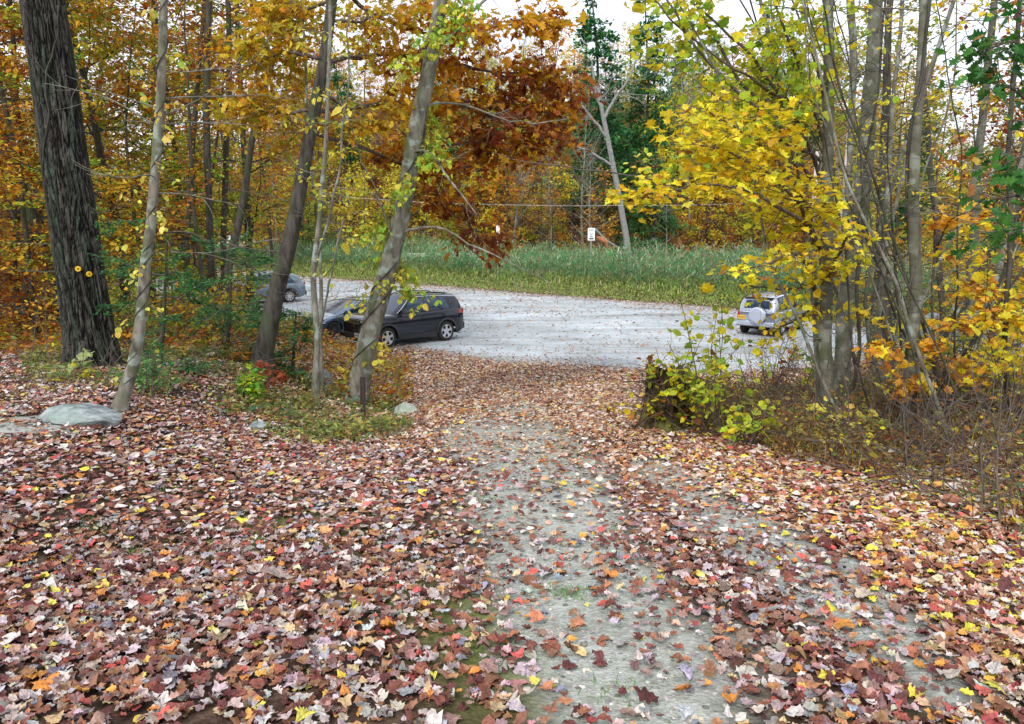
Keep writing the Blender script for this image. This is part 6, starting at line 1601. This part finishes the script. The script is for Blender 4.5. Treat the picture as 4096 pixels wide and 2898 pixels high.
F = np.stack([i+j, i+j2, i+k+j2, i+k+j], -1).reshape(-1, 4); F = np.concatenate([F, np.stack([29*k+j, 29*k+j2, 30*k+j2, 30*k+j], -1)]); T3 = np.stack([30*k+j, 30*k+j2, np.full(k, 31*k)], -1)
STM = bark_mat('stump_rotten', (.012, .009, .006), (.14, .095, .05), moss=(.15, .16, .04), sx=9, sz=1.5, bump=.9)
mesh_obj('trunk', V, [F, T3], STM, root)
tw = []
for i_ in range(110):
    an = rng.uniform(0, 2*pi); q = (R0*1.1*cos(an), R0*1.05*sin(an), rng.uniform(.1, .9))
    an2 = rng.uniform(0, 2*pi); tw.append((wander(q, (cos(an2), sin(an2)-.6, rng.uniform(-.6, .6)), rng.uniform(.3, .8), 6, rng, .2), np.linspace(.007, .003, 7)))
lv = foliage(tw, rng, per_m=5, spread=.06, size=.08, pal=[(2, YEL), (2, BRN), (2, OLV), (1, RUST)], T=T_ROUND)
crown_obj(tw, [lv], root, BARK_TWIG, 4, 'foliage')
# a thick branch lying in the litter and another in the weeds
for i, (pts, rr, lab) in enumerate([([(760, 618), (782, 612), (800, 607), (818, 600)], .016, 'short pale dead stick lying among leaves at the lower right of the trail'),
                                    ([(-10, 302), (20, 312), (50, 316), (62, 322)], .09, 'dark fallen log in the red brown undergrowth left of the massive oak')]):
    if i == 0: P = [ghit(a, b)+np.array([0, 0, .03]) for a, b in pts]
    else: P = [at(a, b, 20) for a, b in pts]
    tag(MB().tube(smooth_poly(np.array(P), 14), np.linspace(rr, rr*.6, 14), 8).build(['dead_stick', 'fallen_log'][i], [BARK_PALE, BARK_DARK][i], smooth=True), lab, ['stick', 'log'][i])
# ------------------------------------------------------------------ sky, sun, camera
w = bpy.data.worlds.new("World"); SC.world = w; w.use_nodes = True
nt = w.node_tree; nt.nodes.clear()
SUN_EL, SUN_AZ = radians(42), radians(200)
sky = N(nt, 'ShaderNodeTexSky', sky_type='NISHITA', sun_disc=False, sun_elevation=SUN_EL, sun_rotation=SUN_AZ)
tc = N(nt, 'ShaderNodeTexCoord')
no = N(nt, 'ShaderNodeTexNoise'); no.inputs['Scale'].default_value = 2.5; no.inputs['Detail'].default_value = 5
nt.links.new(tc.outputs['Generated'], no.inputs['Vector'])
cr = N(nt, 'ShaderNodeValToRGB'); cr.color_ramp.elements[0].color = (8.2, 8.9, 10.4, 1); cr.color_ramp.elements[1].color = (11, 11.3, 12, 1)
cr.color_ramp.elements[0].position = .3; cr.color_ramp.elements[1].position = .7
nt.links.new(no.outputs['Fac'], cr.inputs[0])
mx = N(nt, 'ShaderNodeMix', data_type='RGBA'); mx.inputs[0].default_value = .88
nt.links.new(sky.outputs[0], mx.inputs[6]); nt.links.new(cr.outputs[0], mx.inputs[7])
bg = N(nt, 'ShaderNodeBackground'); bg.inputs[1].default_value = .078
nt.links.new(mx.outputs[2], bg.inputs[0])
ow = N(nt, 'ShaderNodeOutputWorld'); nt.links.new(bg.outputs[0], ow.inputs[0])
ld = bpy.data.lights.new('sun', 'SUN'); ld.energy = 1.5; ld.angle = radians(10); ld.color = (1, .96, .9)
lo = bpy.data.objects.new('sun', ld); COL.objects.link(lo); lo.location = (0, -10, 40)
dirv = Vector((sin(SUN_AZ)*cos(SUN_EL), cos(SUN_AZ)*cos(SUN_EL), sin(SUN_EL)))
lo.rotation_euler = dirv.to_track_quat('Z', 'Y').to_euler()
cd = bpy.data.cameras.new('camera'); cd.sensor_width = 36; cd.lens = FPX/1024*36; cd.clip_end = 2000; cd.clip_start = .05
co = bpy.data.objects.new('camera', cd); COL.objects.link(co); co.location = (0, 0, CAMH); co.rotation_euler = (pi/2-PITCH, 0, 0)
SC.camera = co
SC.view_settings.view_transform = 'Standard'; SC.view_settings.look = 'None'; SC.view_settings.exposure = EXPO; SC.view_settings.gamma = 1
SC.cycles.max_bounces = 6; SC.cycles.diffuse_bounces = 3; SC.cycles.glossy_bounces = 2; SC.cycles.transmission_bounces = 2
SC.cycles.transparent_max_bounces = 4
SC.cycles.use_denoising = True
